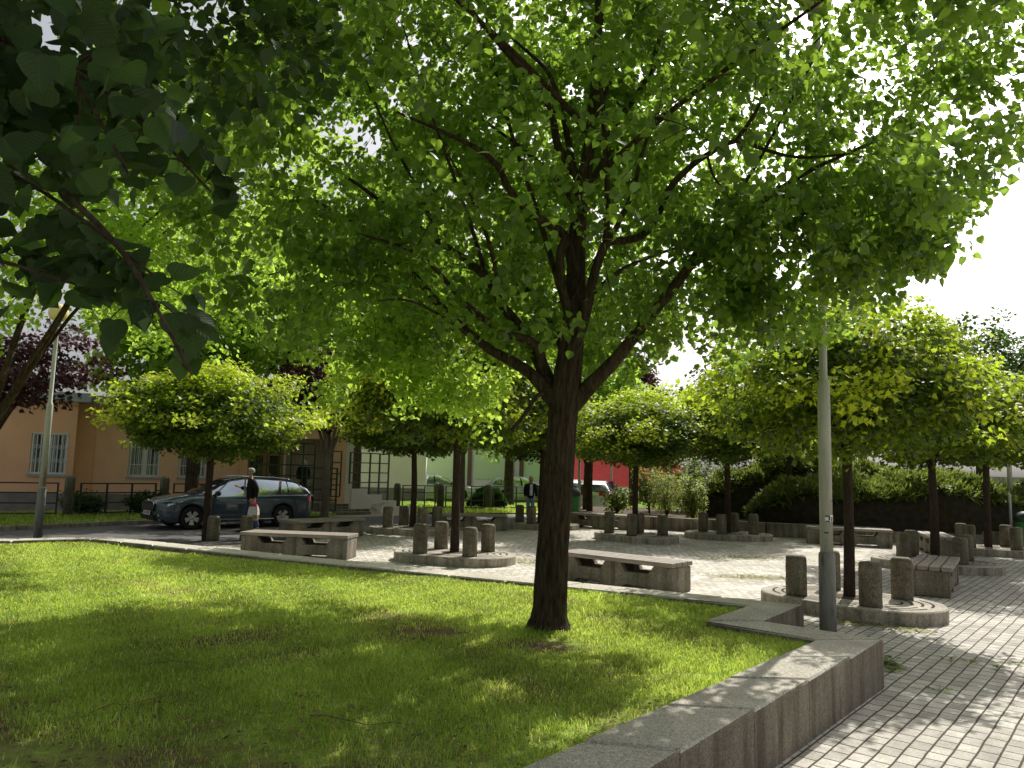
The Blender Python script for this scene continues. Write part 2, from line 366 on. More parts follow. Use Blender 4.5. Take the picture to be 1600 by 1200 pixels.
# ------------------------------------------------------------------ ground
sheet('ground', [(-900, -300), (900, -300), (900, 1800), (-900, 1800)], -.03, M['turf_far'])
sheet('plaza_paving', [(-40, -8), (40, -8), (40, 32.5), (-2, 33.5), (-40, 30)], -.02, M['paver'])
def inset(poly): return poly
sheet('plaza_centre', [tuple(P(x, y).xy) for x, y in ((1365, 858), (1310, 905), (1180, 935), (700, 905), (400, 866), (150, 838), (230, 830), (420, 818), (600, 806), (900, 806), (1060, 822), (1200, 838))], -.014, M['paver_plaza'])
road = sheet('road', [(-40, 13.8), (-8.2, 15.2), (-6.2, 18.2), (-4.4, 20.6), (-3.0, 23.5), (.5, 29.6), (9, 30.5), (9, 33.4), (-3.4, 31.4), (-11.2, 22.4), (-13.4, 18.9), (-40, 17.0)], -.010, M['asphalt'])
def kerb(name, pts, w, z, label):
    b = MB()
    for a, c in zip(pts[:-1], pts[1:]):
        a = Vector((*a, 0)); c = Vector((*c, 0)); d = c - a
        b.box((a + c) / 2 + Vector((0, 0, z / 2 - .02)), (d.length - .012, w, z + .04), math.atan2(d.y, d.x), bev=.012)
    return tag(b.build(name, M['concrete'], org=(*pts[0], 0)), kind='structure')
kl = []
base = [(-30, 17.6), (-13.4, 19.0), (-11.3, 22.4), (-7.6, 26.3)]
for a, c in zip(base[:-1], base[1:]):
    n = max(1, int((Vector(c) - Vector(a)).length / 1.0))
    kl += [(a[0] + (c[0] - a[0]) * i / n, a[1] + (c[1] - a[1]) * i / n) for i in range(n)]
kerb('road_kerb', kl + [base[-1]], .14, .11, '')
def fbm(x, y):
    return (np.sin(x * 1.3 + .4) * np.cos(y * 1.1 + 1.7) + .6 * np.sin(x * 2.9 + y * 1.9 + 2) + .4 * np.sin(x * 5.7 - y * 4.3) + .3 * np.sin(x * 9.1 + 3) * np.sin(y * 8.3)) / 2.3
# far grass strips
def grass_patch(name, poly, z, n, h, w, label=None, seed=1, clump=.6, mat='grassblade', parent=None, kind='stuff', keep=None, zfun=None):
    r = np.random.default_rng(seed); P0 = np.array(poly); lo = P0.min(0); hi = P0.max(0)
    pts = []
    tot = 0
    while tot < n:
        q = r.uniform(lo, hi, (n * 2, 2)); ins = np.zeros(len(q), bool); j = len(P0) - 1
        for i in range(len(P0)):
            xi, yi = P0[i]; xj, yj = P0[j]
            cr = ((yi > q[:, 1]) != (yj > q[:, 1])) & (q[:, 0] < (xj - xi) * (q[:, 1] - yi) / (yj - yi + 1e-12) + xi)
            ins ^= cr; j = i
        q = q[ins]
        if keep is not None: q = q[r.random(len(q)) < keep(q)]
        pts.append(q); tot += len(q)
        if len(q) == 0: break
    q = np.concatenate(pts)[:n]; n = len(q)
    g = (np.sin(q[:, 0] * 2.1 + 1) * np.sin(q[:, 1] * 1.7) + np.sin(q[:, 0] * 5.3) * np.sin(q[:, 1] * 4.1 + 2)) * .25 + .5
    H = h * (.45 + .75 * r.random(n)) * (.7 + clump * g); tall = r.random(n) < .03; H[tall] *= 1.8
    if callable(w): W = w(q)
    else: W = np.full(n, w)
    W = W * (.7 + .6 * r.random(n))
    if callable(h): pass
    a = r.uniform(0, 2 * PI, n); b = r.uniform(0, 2 * PI, n); bend = H * r.uniform(.35, 1.15, n)
    z0 = np.full(n, z) if zfun is None else zfun(q)
    bx, by = q[:, 0], q[:, 1]; sx, sy = np.cos(a) * W / 2, np.sin(a) * W / 2; dx, dy = np.cos(b) * bend, np.sin(b) * bend
    V = np.empty((n, 5, 3))
    V[:, 0] = np.stack([bx - sx, by - sy, z0 - .005], 1); V[:, 1] = np.stack([bx + sx, by + sy, z0 - .005], 1)
    V[:, 2] = np.stack([bx + sx * .8 + dx * .3, by + sy * .8 + dy * .3, z0 + H * .6], 1); V[:, 3] = np.stack([bx - sx * .8 + dx * .3, by - sy * .8 + dy * .3, z0 + H * .6], 1)
    V[:, 4] = np.stack([bx + dx, by + dy, z0 + H * (1 - .32 * bend / H)], 1)
    me = bpy.data.meshes.new(name); me.vertices.add(n * 5); me.vertices.foreach_set('co', V.ravel())
    loops = (np.arange(n)[:, None] * 5 + np.array([0, 1, 2, 3, 3, 2, 4])[None]).ravel()
    me.loops.add(len(loops)); me.loops.foreach_set('vertex_index', loops.astype(np.int32))
    st = (np.arange(n)[:, None] * 7 + np.array([0, 4])[None]).ravel(); tt = np.tile([4, 3], n)
    me.polygons.add(2 * n); me.polygons.foreach_set('loop_start', st.astype(np.int32)); me.polygons.foreach_set('loop_total', tt.astype(np.int32))
    me.update(calc_edges=True)
    at = me.attributes.new('tint', 'FLOAT', 'POINT')
    fb = fbm(q[:, 0] * 1.7 + 3, q[:, 1] * 1.7); t = np.clip(.50 + .40 * fb + r.normal(0, .2, n), 0, .74); t[r.random(n) < .07 + .15 * np.clip(fb, 0, 1)] = 1.0
    at.data.foreach_set('value', np.repeat(t, 5).astype(np.float32))
    me.materials.append(M[mat]); o = bpy.data.objects.new(name, me); col.objects.link(o)
    if parent is not None: o.parent = parent
    return tag(o, label, 'grass' if parent is None else None, kind=kind)
strip = [(-30, 17.72), (-13.4, 19.12), (-11.3, 22.52), (-7.6, 26.4), (-6.2, 28.6), (-8.5, 30), (-14, 27), (-16.5, 25.2), (-30, 21)]
sheet('verge', strip, .06, M['turf_far'])
grass_patch('grass', strip, .06, 26000, .11, .016, 'sunlit grass verge between the kerb and the orange building railing', 3)
strip2 = [(-5.4, 33.2), (-3.0, 31.9), (.5, 33.6), (10, 33.8), (10, 40), (-4, 40)]
sheet('far_lawn', strip2, .03, M['turf_far'])
grass_patch('grass', strip2, .03, 16000, .14, .03, 'bright strip of lawn in front of the far green railing', 4)

# ------------------------------------------------------------------ the lawn and its low wall
WZ = .41
inner = [Vector(v) for v in ((-1.95, 1.55), (2.81, 7.14), (2.0, 7.88), (2.76, 8.88), (-.02, 10.33), (-3.9, 12.3), (-7.6, 14.25), (-8.6, 13.55), (-13.5, 13.2))]
outer = [Vector(v) for v in ((-1.58, 1.24), (3.45, 7.22), (2.59, 7.98), (3.41, 9.02), (.2, 10.75), (-3.7, 12.72), (-7.62, 14.75), (-8.75, 13.98), (-13.5, 13.62))]
lawn_poly = [tuple(v) for v in inner] + [(-16, 13.2), (-16, -3), (-5.6, -3)]
def lawn_z(q):
    x, y = q[..., 0], q[..., 1]
    return .345 + .022 * np.sin(x * .9 + .5) * np.sin(y * .8) - .0 * x
# lawn surface as a fine mound
xs = np.arange(-16, 3.6, .25); ys = np.arange(-3, 14.6, .25)
def inside(poly, x, y):
    r = False; j = len(poly) - 1
    for i in range(len(poly)):
        xi, yi = poly[i]; xj, yj = poly[j]
        if (yi > y) != (yj > y) and x < (xj - xi) * (y - yi) / (yj - yi) + xi: r = not r
        j = i
    return r
# sheet under the wall centre line so that no gap shows
mid = [((a + b) / 2) for a, b in zip(inner, outer)]
bm = bmesh.new(); ring_ = [bm.verts.new((v.x, v.y, .35)) for v in mid] + [bm.verts.new((x, y, .35)) for x, y in ((-16, 13.4), (-16, -3), (-5.6, -3))]
bm.faces.new(ring_); me = bpy.data.meshes.new('lawn')
for ax, vals in ((0, np.arange(-16, 3.6, .5)), (1, np.arange(-3, 14.5, .5))):
    for c_ in vals:
        no = (1, 0, 0) if ax == 0 else (0, 1, 0); co = (c_, 0, 0) if ax == 0 else (0, c_, 0)
        bmesh.ops.bisect_plane(bm, geom=bm.verts[:] + bm.edges[:] + bm.faces[:], plane_co=co, plane_no=no)
for v in bm.verts: v.co.z = float(lawn_z(np.array([v.co.x, v.co.y])))
bm.to_mesh(me); bm.free(); me.materials.append(M['turf']); lo = bpy.data.objects.new('lawn', me); col.objects.link(lo); tag(lo, kind='structure')
for p in me.polygons: p.use_smooth = True

wall = thing('low_wall', (outer[1].x, outer[1].y, 0), 'low exposed-aggregate concrete wall edging the lawn, stepping in a zigzag beside the lamp post', 'wall')
def wall_run(i0o, i1o, i0i, i1i, nb, seed):
    """blocks between an outer edge (a->b) and inner edge"""
    rr = random.Random(seed)
    for k in range(nb):
        t0, t1 = k / nb, (k + 1) / nb
        g = .007
        a = i0o.lerp(i1o, t0 + g / nb); b_ = i0o.lerp(i1o, t1 - g / nb); c_ = i0i.lerp(i1i, t1 - g / nb); d_ = i0i.lerp(i1i, t0 + g / nb)
        dz = rr.uniform(-.006, .006); q = MB()
        be = .018
        ctr = (a + b_ + c_ + d_) / 4
        def ins(p, e): return p + (ctr - p).normalized() * e
        r0 = [(*p, -.05) for p in (a, b_, c_, d_)]; r1 = [(*p, WZ - be + dz) for p in (a, b_, c_, d_)]; r2 = [(*ins(p, be * 1.4), WZ + dz) for p in (a, b_, c_, d_)]
        # top as a fine grid is not needed: chamfer ring and cap
        q.add(r0 + r1 + r2, [(0, 1, 5, 4), (1, 2, 6, 5), (2, 3, 7, 6), (3, 0, 4, 7), (4, 5, 9, 8), (5, 6, 10, 9), (6, 7, 11, 10), (7, 4, 8, 11), (8, 9, 10, 11), (3, 2, 1, 0)])
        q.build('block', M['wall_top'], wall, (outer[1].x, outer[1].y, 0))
n_ = [7, 1, 1, 4, 5, 5, 1, 5]
# split long runs so that corners mitre
for i in range(len(inner) - 1):
    wall_run(outer[i], outer[i + 1], inner[i], inner[i + 1], n_[i] if i else 8, i)

TX, TY = .33, 7.15
def keep_near(q):
    f = fbm(q[:, 0], q[:, 1]); d = np.clip(.95 - np.clip((f + .0) * 1.3, 0, .7), .1, 1)
    bare = np.clip((5.3 - q[:, 1]) / 1.4, 0, 1) * np.clip((.9 - q[:, 0]) / 1.2, 0, 1) * np.clip(.75 + .6 * fbm(q[:, 0] * 2.7, q[:, 1] * 3.3 + 1), 0, 1)      # worn shady ground close to the camera
    d = d * (1 - .93 * bare)
    d = d * (1 - .9 * np.clip(fbm(q[:, 0] * 1.9 + 1, q[:, 1] * 2.3) * 1.6 - .35, 0, 1) * np.clip((6.6 - q[:, 1]) / 2, 0, 1))
    for (cx, cy, rx, ry) in ((TX + .12, TY - .2, .55, .34), (-.55, 7.25, .42, .2), (1.5, 6.1, .25, .12), (-2.4, 4.1, .8, .25), (1.3, 8.2, .6, .14)):
        tr = np.hypot((q[:, 0] - cx) / rx, (q[:, 1] - cy) / ry); d = d * np.clip((tr - .35) / .8, .05, 1)
    return d
near = [(-1.75, 1.95), (2.79, 7.16), (1.98, 7.88), (2.72, 8.86), (-.02, 10.31), (-2.0, 11.3), (-7.0, 11.0), (-6.2, 8.2), (-2.4, 2.9)]
grass_patch('grass', near, .345, 250000, .038, lambda q: .0026 + .00050 * q[:, 1], 'green lawn grass around the big linden tree', 5, 1.1, keep=keep_near, zfun=lawn_z)
far_ = [(-2.0, 11.3), (-3.9, 12.27), (-7.6, 14.2), (-8.6, 13.5), (-13.5, 13.15), (-13.5, 10.0), (-7.0, 11.0)]
grass_patch('grass', far_, .345, 52000, .036, .0095, 'far corner of the lawn beside the left lamp post', 6, .9, zfun=lawn_z)

def scatter(name, pts, size, mat, label, cat, seed=1, zoff=.006, flat=.3):
    r = np.random.default_rng(seed); n = len(pts); s = size * r.uniform(.5, 1.4, n); a = r.uniform(0, 2 * PI, n)
    V = np.empty((n, 4, 3)); T = np.array([(-1, -.1), (0, -.45), (1, .1), (.1, .5)])
    ca, sa = np.cos(a), np.sin(a)
    for k in range(4):
        V[:, k, 0] = pts[:, 0] + s * (T[k, 0] * ca - T[k, 1] * sa); V[:, k, 1] = pts[:, 1] + s * (T[k, 0] * sa + T[k, 1] * ca)
        V[:, k, 2] = pts[:, 2] + zoff + s * flat * r.random(n)
    me = bpy.data.meshes.new(name); me.vertices.add(4 * n); me.vertices.foreach_set('co', V.ravel())
    me.loops.add(4 * n); me.loops.foreach_set('vertex_index', np.arange(4 * n, dtype=np.int32)); me.polygons.add(n)
    me.polygons.foreach_set('loop_start', np.arange(0, 4 * n, 4, dtype=np.int32)); me.polygons.foreach_set('loop_total', np.full(n, 4, np.int32)); me.update(calc_edges=True)
    me.materials.append(mat); o = bpy.data.objects.new(name, me); col.objects.link(o); return tag(o, label, cat, kind='stuff')
r = rng
q = np.stack([r.uniform(-6, 1.5, 12000), r.uniform(2.6, 8.5, 12000)], 1); q = q[[inside(near, *p) for p in q]]
q = q[(fbm(q[:, 0], q[:, 1]) > .25) | (q[:, 1] < 5.0)]
scatter('leaf_litter', np.column_stack([q, lawn_z(q)]), .016, M['dry'], 'brown dead leaves and twigs scattered over the worn shady part of the lawn', 'leaf litter', 2, .01, 1.0)
for (px, py, L_, an, lab) in ((330, 1035, .9, .3, 'long thin bare twig lying in the shaded grass'), (560, 1130, .6, -.2, 'short forked twig lying on worn ground near the camera'), (215, 1100, .5, .9, 'small crooked twig on bare soil at the lower left')):
    c_ = P(px, py, .37); tw = MB(); pts = [c_ + Vector((math.cos(an) * L_ * (t - .5), math.sin(an) * L_ * (t - .5), .012 + .02 * math.sin(t * 9))) + Vector((random.uniform(-.02, .02), random.uniform(-.02, .02), 0)) for t in (0, .2, .4, .6, .8, 1)]
    tw.tube(pts, [.005, .0045, .004, .003, .0025, .0015], 5); tw.tube([pts[2], pts[2] + Vector((.12, .09, .02)), pts[2] + Vector((.2, .2, .01))], [.003, .002, .001], 4); tag(tw.build('twig', M['dry'], org=c_), lab, 'twig')
q = np.stack([r.uniform(-6, 2, 420), r.uniform(4, 12, 420)], 1); q = q[[inside(near, *p) for p in q]][:170]
scatter('daisies', np.column_stack([q, lawn_z(q) + .05]), .009, M['white'], 'tiny white daisies dotted through the lawn grass', 'flowers', 22, .0, 1.0)
# fallen blossoms on the plaza
pc = []
for (px, py, sx, sy, n) in ((1160, 872, 1.5, .5, 900), (1175, 902, 1.0, .4, 700), (1330, 845, 2.6, .7, 900), (1340, 880, .8, .5, 700), (830, 878, 1.0, .7, 700), (600, 850, 1.6, 1.3, 500), (1250, 838, 2.5, .6, 700), (1125, 832, 1.5, .4, 300), (1060, 838, 1.2, .4, 300), (1420, 985, .35, .22, 130), (1000, 850, 1.5, 1.2, 250), (1340, 975, .6, .25, 260), (1395, 1040, .1, .2, 60)):
    c_ = P(px, py, -.014); pc.append(np.column_stack([r.normal(c_.x, sx / 2, n), r.normal(c_.y, sy / 2, n), np.full(n, -.01)]))
scatter('fallen_blossom', np.concatenate(pc), .028, M['flower'], 'yellowish fallen linden blossoms lying in patches on the paving', 'blossom litter', 3)
pk = []
for (px, py, n) in ((1480, 1030, 14), (1515, 1036, 10), (1560, 1045, 12), (1590, 1040, 8), (1468, 1078, 10), (1385, 1040, 60), (1395, 1048, 25), (1383, 1030, 30)):
    c_ = P(px, py, -.014); pk.append(np.column_stack([r.normal(c_.x, .06, n), r.normal(c_.y, .05, n), np.full(n, -.01)]))
scatter('fallen_leaf', np.concatenate(pk), .03, M['linden_bright'], 'small green leaves fallen on the block paving right of the low wall', 'leaves', 4, flat=.8)

# ------------------------------------------------------------------ leaves
def tmpl(kind):
    if kind == 'linden':
        h = [(-.07, .2), (.04, .41), (.28, .49), (.56, .37), (.82, .13)]
    elif kind == 'maple':
        h = [(-.12, .30), (.08, .26), (.22, .62), (.42, .30), (.62, .34), (.66, .14)]
    elif kind == 'diamond':
        h = [(.42, .40)]
    elif kind == 'needle':
        h = [(.3, .12)]
    pts = [(0, 0, 0), (1, 0, -.12)] + [(x, y, .10 * abs(y) - .12 * x * x) for x, y in h] + [(x, -y, .10 * abs(y) - .12 * x * x) for x, y in h]
    k = len(h); f1 = [1, 0] + list(range(2, 2 + k)); f2 = [0, 1] + list(range(2 + 2 * k - 1, 1 + k, -1))
    return np.array(pts), [f1[::-1], f2[::-1]]
TM = {k: tmpl(k) for k in ('linden', 'maple', 'diamond', 'needle')}
def leaves(name, pos, U, Nn, S, kind, tint, mat, parent=None, org=(0, 0, 0), veins=False):
    T, fs = TM[kind]; n = len(pos); k = len(T)
    Nn = Nn / np.linalg.norm(Nn, axis=1, keepdims=True); U = U - Nn * np.sum(U * Nn, 1, keepdims=True)
    U /= np.linalg.norm(U, axis=1, keepdims=True) + 1e-9; W = np.cross(Nn, U)
    T3 = T[None] * S[:, None, None]
    V = pos[:, None] + T3[:, :, :1] * U[:, None] + T3[:, :, 1:2] * W[:, None] + T3[:, :, 2:] * Nn[:, None] - np.array(org)[None, None]
    me = bpy.data.meshes.new(name); me.vertices.add(n * k); me.vertices.foreach_set('co', V.ravel())
    fl = np.array(sum(fs, [])); loops = (np.arange(n)[:, None] * k + fl[None]).ravel()
    me.loops.add(len(loops)); me.loops.foreach_set('vertex_index', loops.astype(np.int32))
    ln = len(fs[0]); st = np.arange(0, len(loops), ln)
    me.polygons.add(len(st)); me.polygons.foreach_set('loop_start', st.astype(np.int32)); me.polygons.foreach_set('loop_total', np.full(len(st), ln, np.int32))
    me.update(calc_edges=True)
    at = me.attributes.new('tint', 'FLOAT', 'POINT'); at.data.foreach_set('value', np.repeat(np.clip(tint, 0, 1), k).astype(np.float32))
    if veins:
        a2 = me.attributes.new('luv', 'FLOAT_VECTOR', 'POINT'); a2.data.foreach_set('vector', np.tile(T * np.array([1, 1, 0]), (n, 1)).astype(np.float32).ravel())
    me.materials.append(mat); o = bpy.data.objects.new(name, me); col.objects.link(o)
    if parent is not None: o.parent = parent
    return o
def unit(v): return v / (np.linalg.norm(v, axis=-1, keepdims=True) + 1e-9)

def grow(mb, nodes, cl, rb=.004, rk=.005, tip=.002, n=4, lift=.1, cap=.02):
    nodes = np.array(nodes); cl = np.array(cl)
    d0 = np.array([np.min(np.linalg.norm(nodes - q, axis=1)) for q in cl]); order = np.argsort(d0); extra = []
    allp = nodes.copy(); use = np.zeros(len(nodes))
    buf = np.empty((len(nodes) + 2 * len(cl), 3)); buf[:len(nodes)] = nodes; use = np.zeros(len(buf)); m = len(nodes)
    for i in order:
        q = cl[i]; d = np.linalg.norm(buf[:m] - q, axis=1) + use[:m] * .09; k = int(np.argmin(d)); use[k] += 1
        a = Vector(buf[k]); b = Vector(q); dist = (b - a).length
        md = (a + b) / 2 + Vector((random.uniform(-.1, .1) * dist, random.uniform(-.1, .1) * dist, lift * dist))
        w0 = min(cap, rb + rk * dist) * (1 if k < len(nodes) else .6)
        pp, rr = smooth_path([a, md, b], [w0, w0 * .7, tip], 3); mb.tube(pp, rr, n, 0)
        buf[m] = md; buf[m + 1] = q; m += 2
# ------------------------------------------------------------------ big linden tree
TB = P(857, 982, .345)
big = thing('linden_tree', TB, 'large linden tree with a dark forked trunk standing in the middle of the lawn', 'tree')
def L3(lst): return [PD(a, b, c) for a, b, c in lst]
tr = MB()
Yt = TB.y
def smooth_path(pts, rad, sub=4):
    out_p = []; out_r = []
    n = len(pts)
    for i in range(n - 1):
        p0, p1, p2, p3 = pts[max(i - 1, 0)], pts[i], pts[i + 1], pts[min(i + 2, n - 1)]
        for s_ in range(sub):
            t = s_ / sub
            q = .5 * ((2 * p1) + (-p0 + p2) * t + (2 * p0 - 5 * p1 + 4 * p2 - p3) * t * t + (-p0 + 3 * p1 - 3 * p2 + p3) * t ** 3)
            out_p.append(q); out_r.append(rad[i] + (rad[i + 1] - rad[i]) * t)
    out_p.append(pts[-1]); out_r.append(rad[-1]); return out_p, out_r
trunk_pts = [TB + Vector((0, 0, -.12))] + [TB + Vector((0, 0, .02))] + L3([(859, 950, Yt), (864, 850, Yt), (873, 740, Yt), (879, 660, Yt), (884, 610, Yt), (893, 540, Yt + .02), (899, 460, Yt + .05), (901, 380, Yt + .1), (908, 310, Yt + .1), (922, 220, Yt + .1), (932, 110, Yt), (936, 10, Yt), (938, -120, Yt), (930, -260, Yt)])
trunk_r = [.26, .21, .160, .150, .140, .142, .145, .12, .10, .088, .075, .06, .05, .042, .032, .02]
p_, r_ = smooth_path(trunk_pts, trunk_r, 5)
# bark ridges: angular radius modulation
def ridged(mb, pts, rad, n=64, amp=.045):
    vs = []; fs = []; m = len(pts); prev = None
    for i, p in enumerate(pts):
        t = (pts[min(i + 1, m - 1)] - pts[max(i - 1, 0)]).normalized()
        x = t.cross(Vector((0, 1, 0))).normalized() if prev is None else (prev - t * prev.dot(t)).normalized(); prev = x; y = t.cross(x)
        for k in range(n):
            a = 2 * PI * k / n
            rr = rad[i] * (1 + amp * math.sin(a * 17 + .8 * math.sin(i * .35)) * math.sin(a * 5 - i * .13 + 1) + amp * .6 * math.sin(a * 29 + i * .4) + amp * .6 * random.uniform(-1, 1)) * (1 + (.16 * max(0, math.sin(a * 3 + .6)) if i < 7 else 0) * max(0, 1 - i / 7))
            vs.append(p + (x * math.cos(a) + y * math.sin(a)) * rr)
    for i in range(m - 1):
        for k in range(n): a = i * n + k; b = i * n + (k + 1) % n; fs.append((a, b, b + n, a + n))
    fs.append(tuple((m - 1) * n + k for k in range(n))); mb.add(vs, fs, 0, True)
ridged(tr, p_, r_)
tr.build('trunk', M['bark_dark'], big, TB)
limbs = [
 ([(888, 640, 0), (925, 600, -.05), (962, 562, -.12), (1005, 508, -.25), (1050, 452, -.4), (1105, 385, -.6), (1170, 330, -.8), (1260, 270, -.9), (1380, 215, -1.0)], [.10, .078, .068, .058, .05, .040, .031, .022, .012]),
 ([(868, 628, 0), (845, 600, .02), (818, 575, .1), (765, 545, .2), (712, 502, .3), (661, 447, .45), (631, 412, .6), (590, 370, .8), (540, 340, 1.0), (460, 300, 1.2), (380, 285, 1.3)], [.09, .07, .058, .05, .044, .042, .036, .03, .025, .018, .01]),
 ([(862, 620, 0), (848, 575, .2), (818, 520, .35), (785, 478, .5), (762, 438, .55), (727, 405, .6), (687, 379, .7), (640, 345, .8), (605, 322, .9), (567, 294, 1.0), (511, 255, 1.1), (450, 205, 1.2)], [.10, .075, .062, .052, .046, .04, .036, .03, .026, .022, .017, .01]),
 ([(850, 590, .1), (838, 540, .0), (790, 520, -.1), (744, 490, -.2), (710, 455, -.3), (680, 420, -.5), (640, 390, -.7), (560, 365, -1.0)], [.06, .045, .038, .032, .026, .022, .016, .01]),
 ([(661, 447, .45), (620, 440, .4), (560, 446, .3), (520, 448, .2), (470, 480, .1)], [.025, .018, .014, .01, .006]),
 ([(631, 412, .6), (570, 408, .6), (500, 408, .6), (420, 430, .6)], [.025, .018, .013, .008]),
 ([(760, 545, .2), (700, 500, -.3), (640, 470, -.7), (590, 470, -1.1)], [.02, .015, .012, .006]),
 ([(897, 440, .05), (886, 375, 0), (860, 352, -.05), (826, 330, -.15), (795, 295, -.25), (777, 258, -.3), (740, 229, -.4), (690, 205, -.6), (620, 175, -.9)], [.06, .05, .045, .04, .036, .032, .026, .018, .01]),
 ([(893, 500, 0), (877, 440, -.1), (876, 395, -.15), (886, 372, -.1)], [.05, .045, .045, .05]),
 ([(905, 320, .1), (905, 282, .1), (886, 252, .1), (871, 225, .1), (860, 169, .1), (832, 127, .0), (790, 80, -.1), (740, 20, -.3), (700, -50, -.5)], [.06, .05, .045, .042, .038, .034, .03, .022, .015]),
 ([(896, 270, .1), (888, 220, .2), (878, 175, .3), (868, 140, .3), (850, 105, .4), (800, 60, .5)], [.045, .036, .03, .026, .022, .014]),
 ([(896, 560, -.05), (915, 490, -.15), (924, 446, -.2), (938, 400, -.25), (950, 379, -.3), (975, 376, -.35), (1006, 366, -.4), (1028, 335, -.45), (1045, 296, -.5), (1075, 264, -.55), (1105, 242, -.6), (1150, 220, -.7), (1195, 234, -.8), (1250, 246, -1.0), (1330, 240, -1.2)], [.06, .055, .05, .046, .042, .04, .038, .036, .034, .031, .028, .024, .018, .014, .008]),
 ([(1150, 221, -.7), (1178, 180, -.75), (1195, 150, -.8), (1240, 100, -.9), (1290, 50, -1.0)], [.022, .018, .015, .012, .007]),
 ([(1105, 242, -.6), (1115, 275, -.7), (1140, 310, -.8), (1165, 355, -1.0)], [.014, .011, .009, .005]),
 ([(946, 379, -.3), (950, 330, -.3), (947, 250, -.3), (942, 169, -.3), (937, 60, -.3), (960, -60, -.3)], [.035, .03, .027, .024, .02, .012]),
 ([(925, 230, .1), (965, 190, .3), (1014, 116, .5), (1030, 60, .6), (1055, 5, .7), (1085, -90, .8)], [.04, .034, .03, .026, .022, .012]),
 ([(1014, 116, .5), (1045, 75, .5), (1090, 52, .5), (1150, 40, .4), (1220, 10, .3)], [.02, .017, .014, .011, .007]),
 ([(925, 230, .1), (905, 190, -.4), (850, 130, -1.0), (780, 60, -1.6), (690, -20, -2.1)], [.045, .036, .028, .02, .012]),
 ([(910, 290, .1), (960, 250, -.5), (1040, 180, -1.1), (1160, 90, -1.8), (1300, -10, -2.3)], [.04, .033, .026, .018, .01]),
 ([(893, 540, .1), (915, 480, .7), (960, 430, 1.4), (1020, 400, 2.2), (1080, 380, 3.0)], [.05, .042, .034, .024, .012]),
 ([(885, 560, .1), (860, 500, .8), (820, 450, 1.6), (770, 430, 2.4), (700, 410, 3.2)], [.05, .042, .034, .024, .012]),
 ([(905, 330, .1), (930, 270, .8), (990, 200, 1.6), (1070, 150, 2.4)], [.04, .032, .022, .012]),
 ([(905, 330, .1), (870, 280, .8), (800, 220, 1.6), (700, 150, 2.4)], [.04, .032, .022, .012]),
 ([(894, 520, .05), (872, 440, .15), (842, 340, .3), (800, 210, .5), (770, 90, .6), (750, -40, .7)], [.04, .034, .028, .022, .016, .01]),
 ([(762, 438, .55), (735, 350, .5), (700, 250, .4), (660, 140, .3), (630, 40, .2)], [.028, .023, .018, .013, .008]),
 ([(687, 379, .7), (655, 300, .5), (610, 215, .3), (570, 120, .1)], [.024, .019, .014, .008]),
 ([(785, 481, .5), (770, 400, .2), (742, 320, -.1), (700, 240, -.4)], [.028, .022, .016, .009]),
 ([(938, 400, -.25), (985, 310, -.2), (1010, 220, -.1), (1060, 110, .1), (1120, 0, .2)], [.03, .025, .02, .015, .008]),
 ([(1050, 452, -.4), (1110, 360, -.3), (1180, 260, -.2), (1240, 150, 0), (1290, 60, .1)], [.032, .026, .02, .014, .008]),
 ([(903, 330, .1), (925, 200, -.2), (975, 80, -.4), (1010, -40, -.5)], [.032, .024, .016, .009]),
 ([(1105, 385, -.6), (1180, 380, -.6), (1260, 350, -.7), (1340, 340, -.7), (1400, 330, -.8)], [.026, .02, .015, .01, .006]),
 ([(850, 615, -.08), (838, 620, -.1), (818, 650, -.15), (799, 672, -.2)], [.026, .022, .02, .018]),
]
br = MB(); nodes = []
for lst, rad in limbs:
    pts = [PD(a, b, Yt + c) for a, b, c in lst]
    pp, rr = smooth_path(pts, rad, 4); br.tube(pp, rr, 9, 0, .06)
    if lst[-1][0] == 799: continue
    for q_, w_ in zip(pp[4:], rr[4:]): nodes.append(q_)
for q_ in p_[45:]: nodes.append(q_)
nodes_a = np.array([tuple(n_) for n_ in nodes])
# crown clusters
C0 = np.array([TX, Yt, 5.55]); RR = np.array([4.5, 4.3, 3.05])
cl = []
r = np.random.default_rng(21)
while len(cl) < 1800:
    q_ = r.normal(0, 1, 3); q_ /= np.linalg.norm(q_); q_ *= r.random() ** (1 / 4.6)
    p = C0 + q_ * RR
    dx = p[0] - C0[0]; dy = p[1] - C0[1]
    if p[2] < 3.05 + .12 * abs(dx) and abs(dx) < 1.9: continue
    nz = math.sin(p[0] * 2.1 + 1.3) * math.sin(p[1] * 1.9 + .7) * math.sin(p[2] * 2.4 + 2) + .5 * math.sin(p[0] * 4.7) * math.sin(p[2] * 4.3) * math.sin(p[1] * 4.1 + 1)
    if nz < .0: continue
    if p[1] < 6.6 and p[2] < 5.0 and abs(dx) < 2.6 and r.random() < .74: continue
    if p[0] > 2.6 and p[1] > 8.4 and p[2] < 4.4: continue
    if p[0] < -2.5 and p[2] < 4.4: continue
    if p[1] < 4.0 and r.random() < .35: continue
    cl.append(p)
for (c0, r0, nn_) in (((.4, 9.4, 6.3), (2.6, 1.9, 1.9), 300), ((2.7, 6.8, 3.9), (1.1, 1.2, .6), 90), ((1.6, 5.4, 5.6), (2.4, 1.2, .8), 45)):
    k_ = 0
    while k_ < nn_:
        q_ = r.normal(0, 1, 3); q_ /= np.linalg.norm(q_); q_ *= r.random() ** .4; p = np.array(c0) + q_ * np.array(r0)
        if math.sin(p[0] * 2.6 + 1) * math.sin(p[1] * 2.3) * math.sin(p[2] * 3 + 1) < -.3: continue
        cl.append(p); k_ += 1
hang = 0
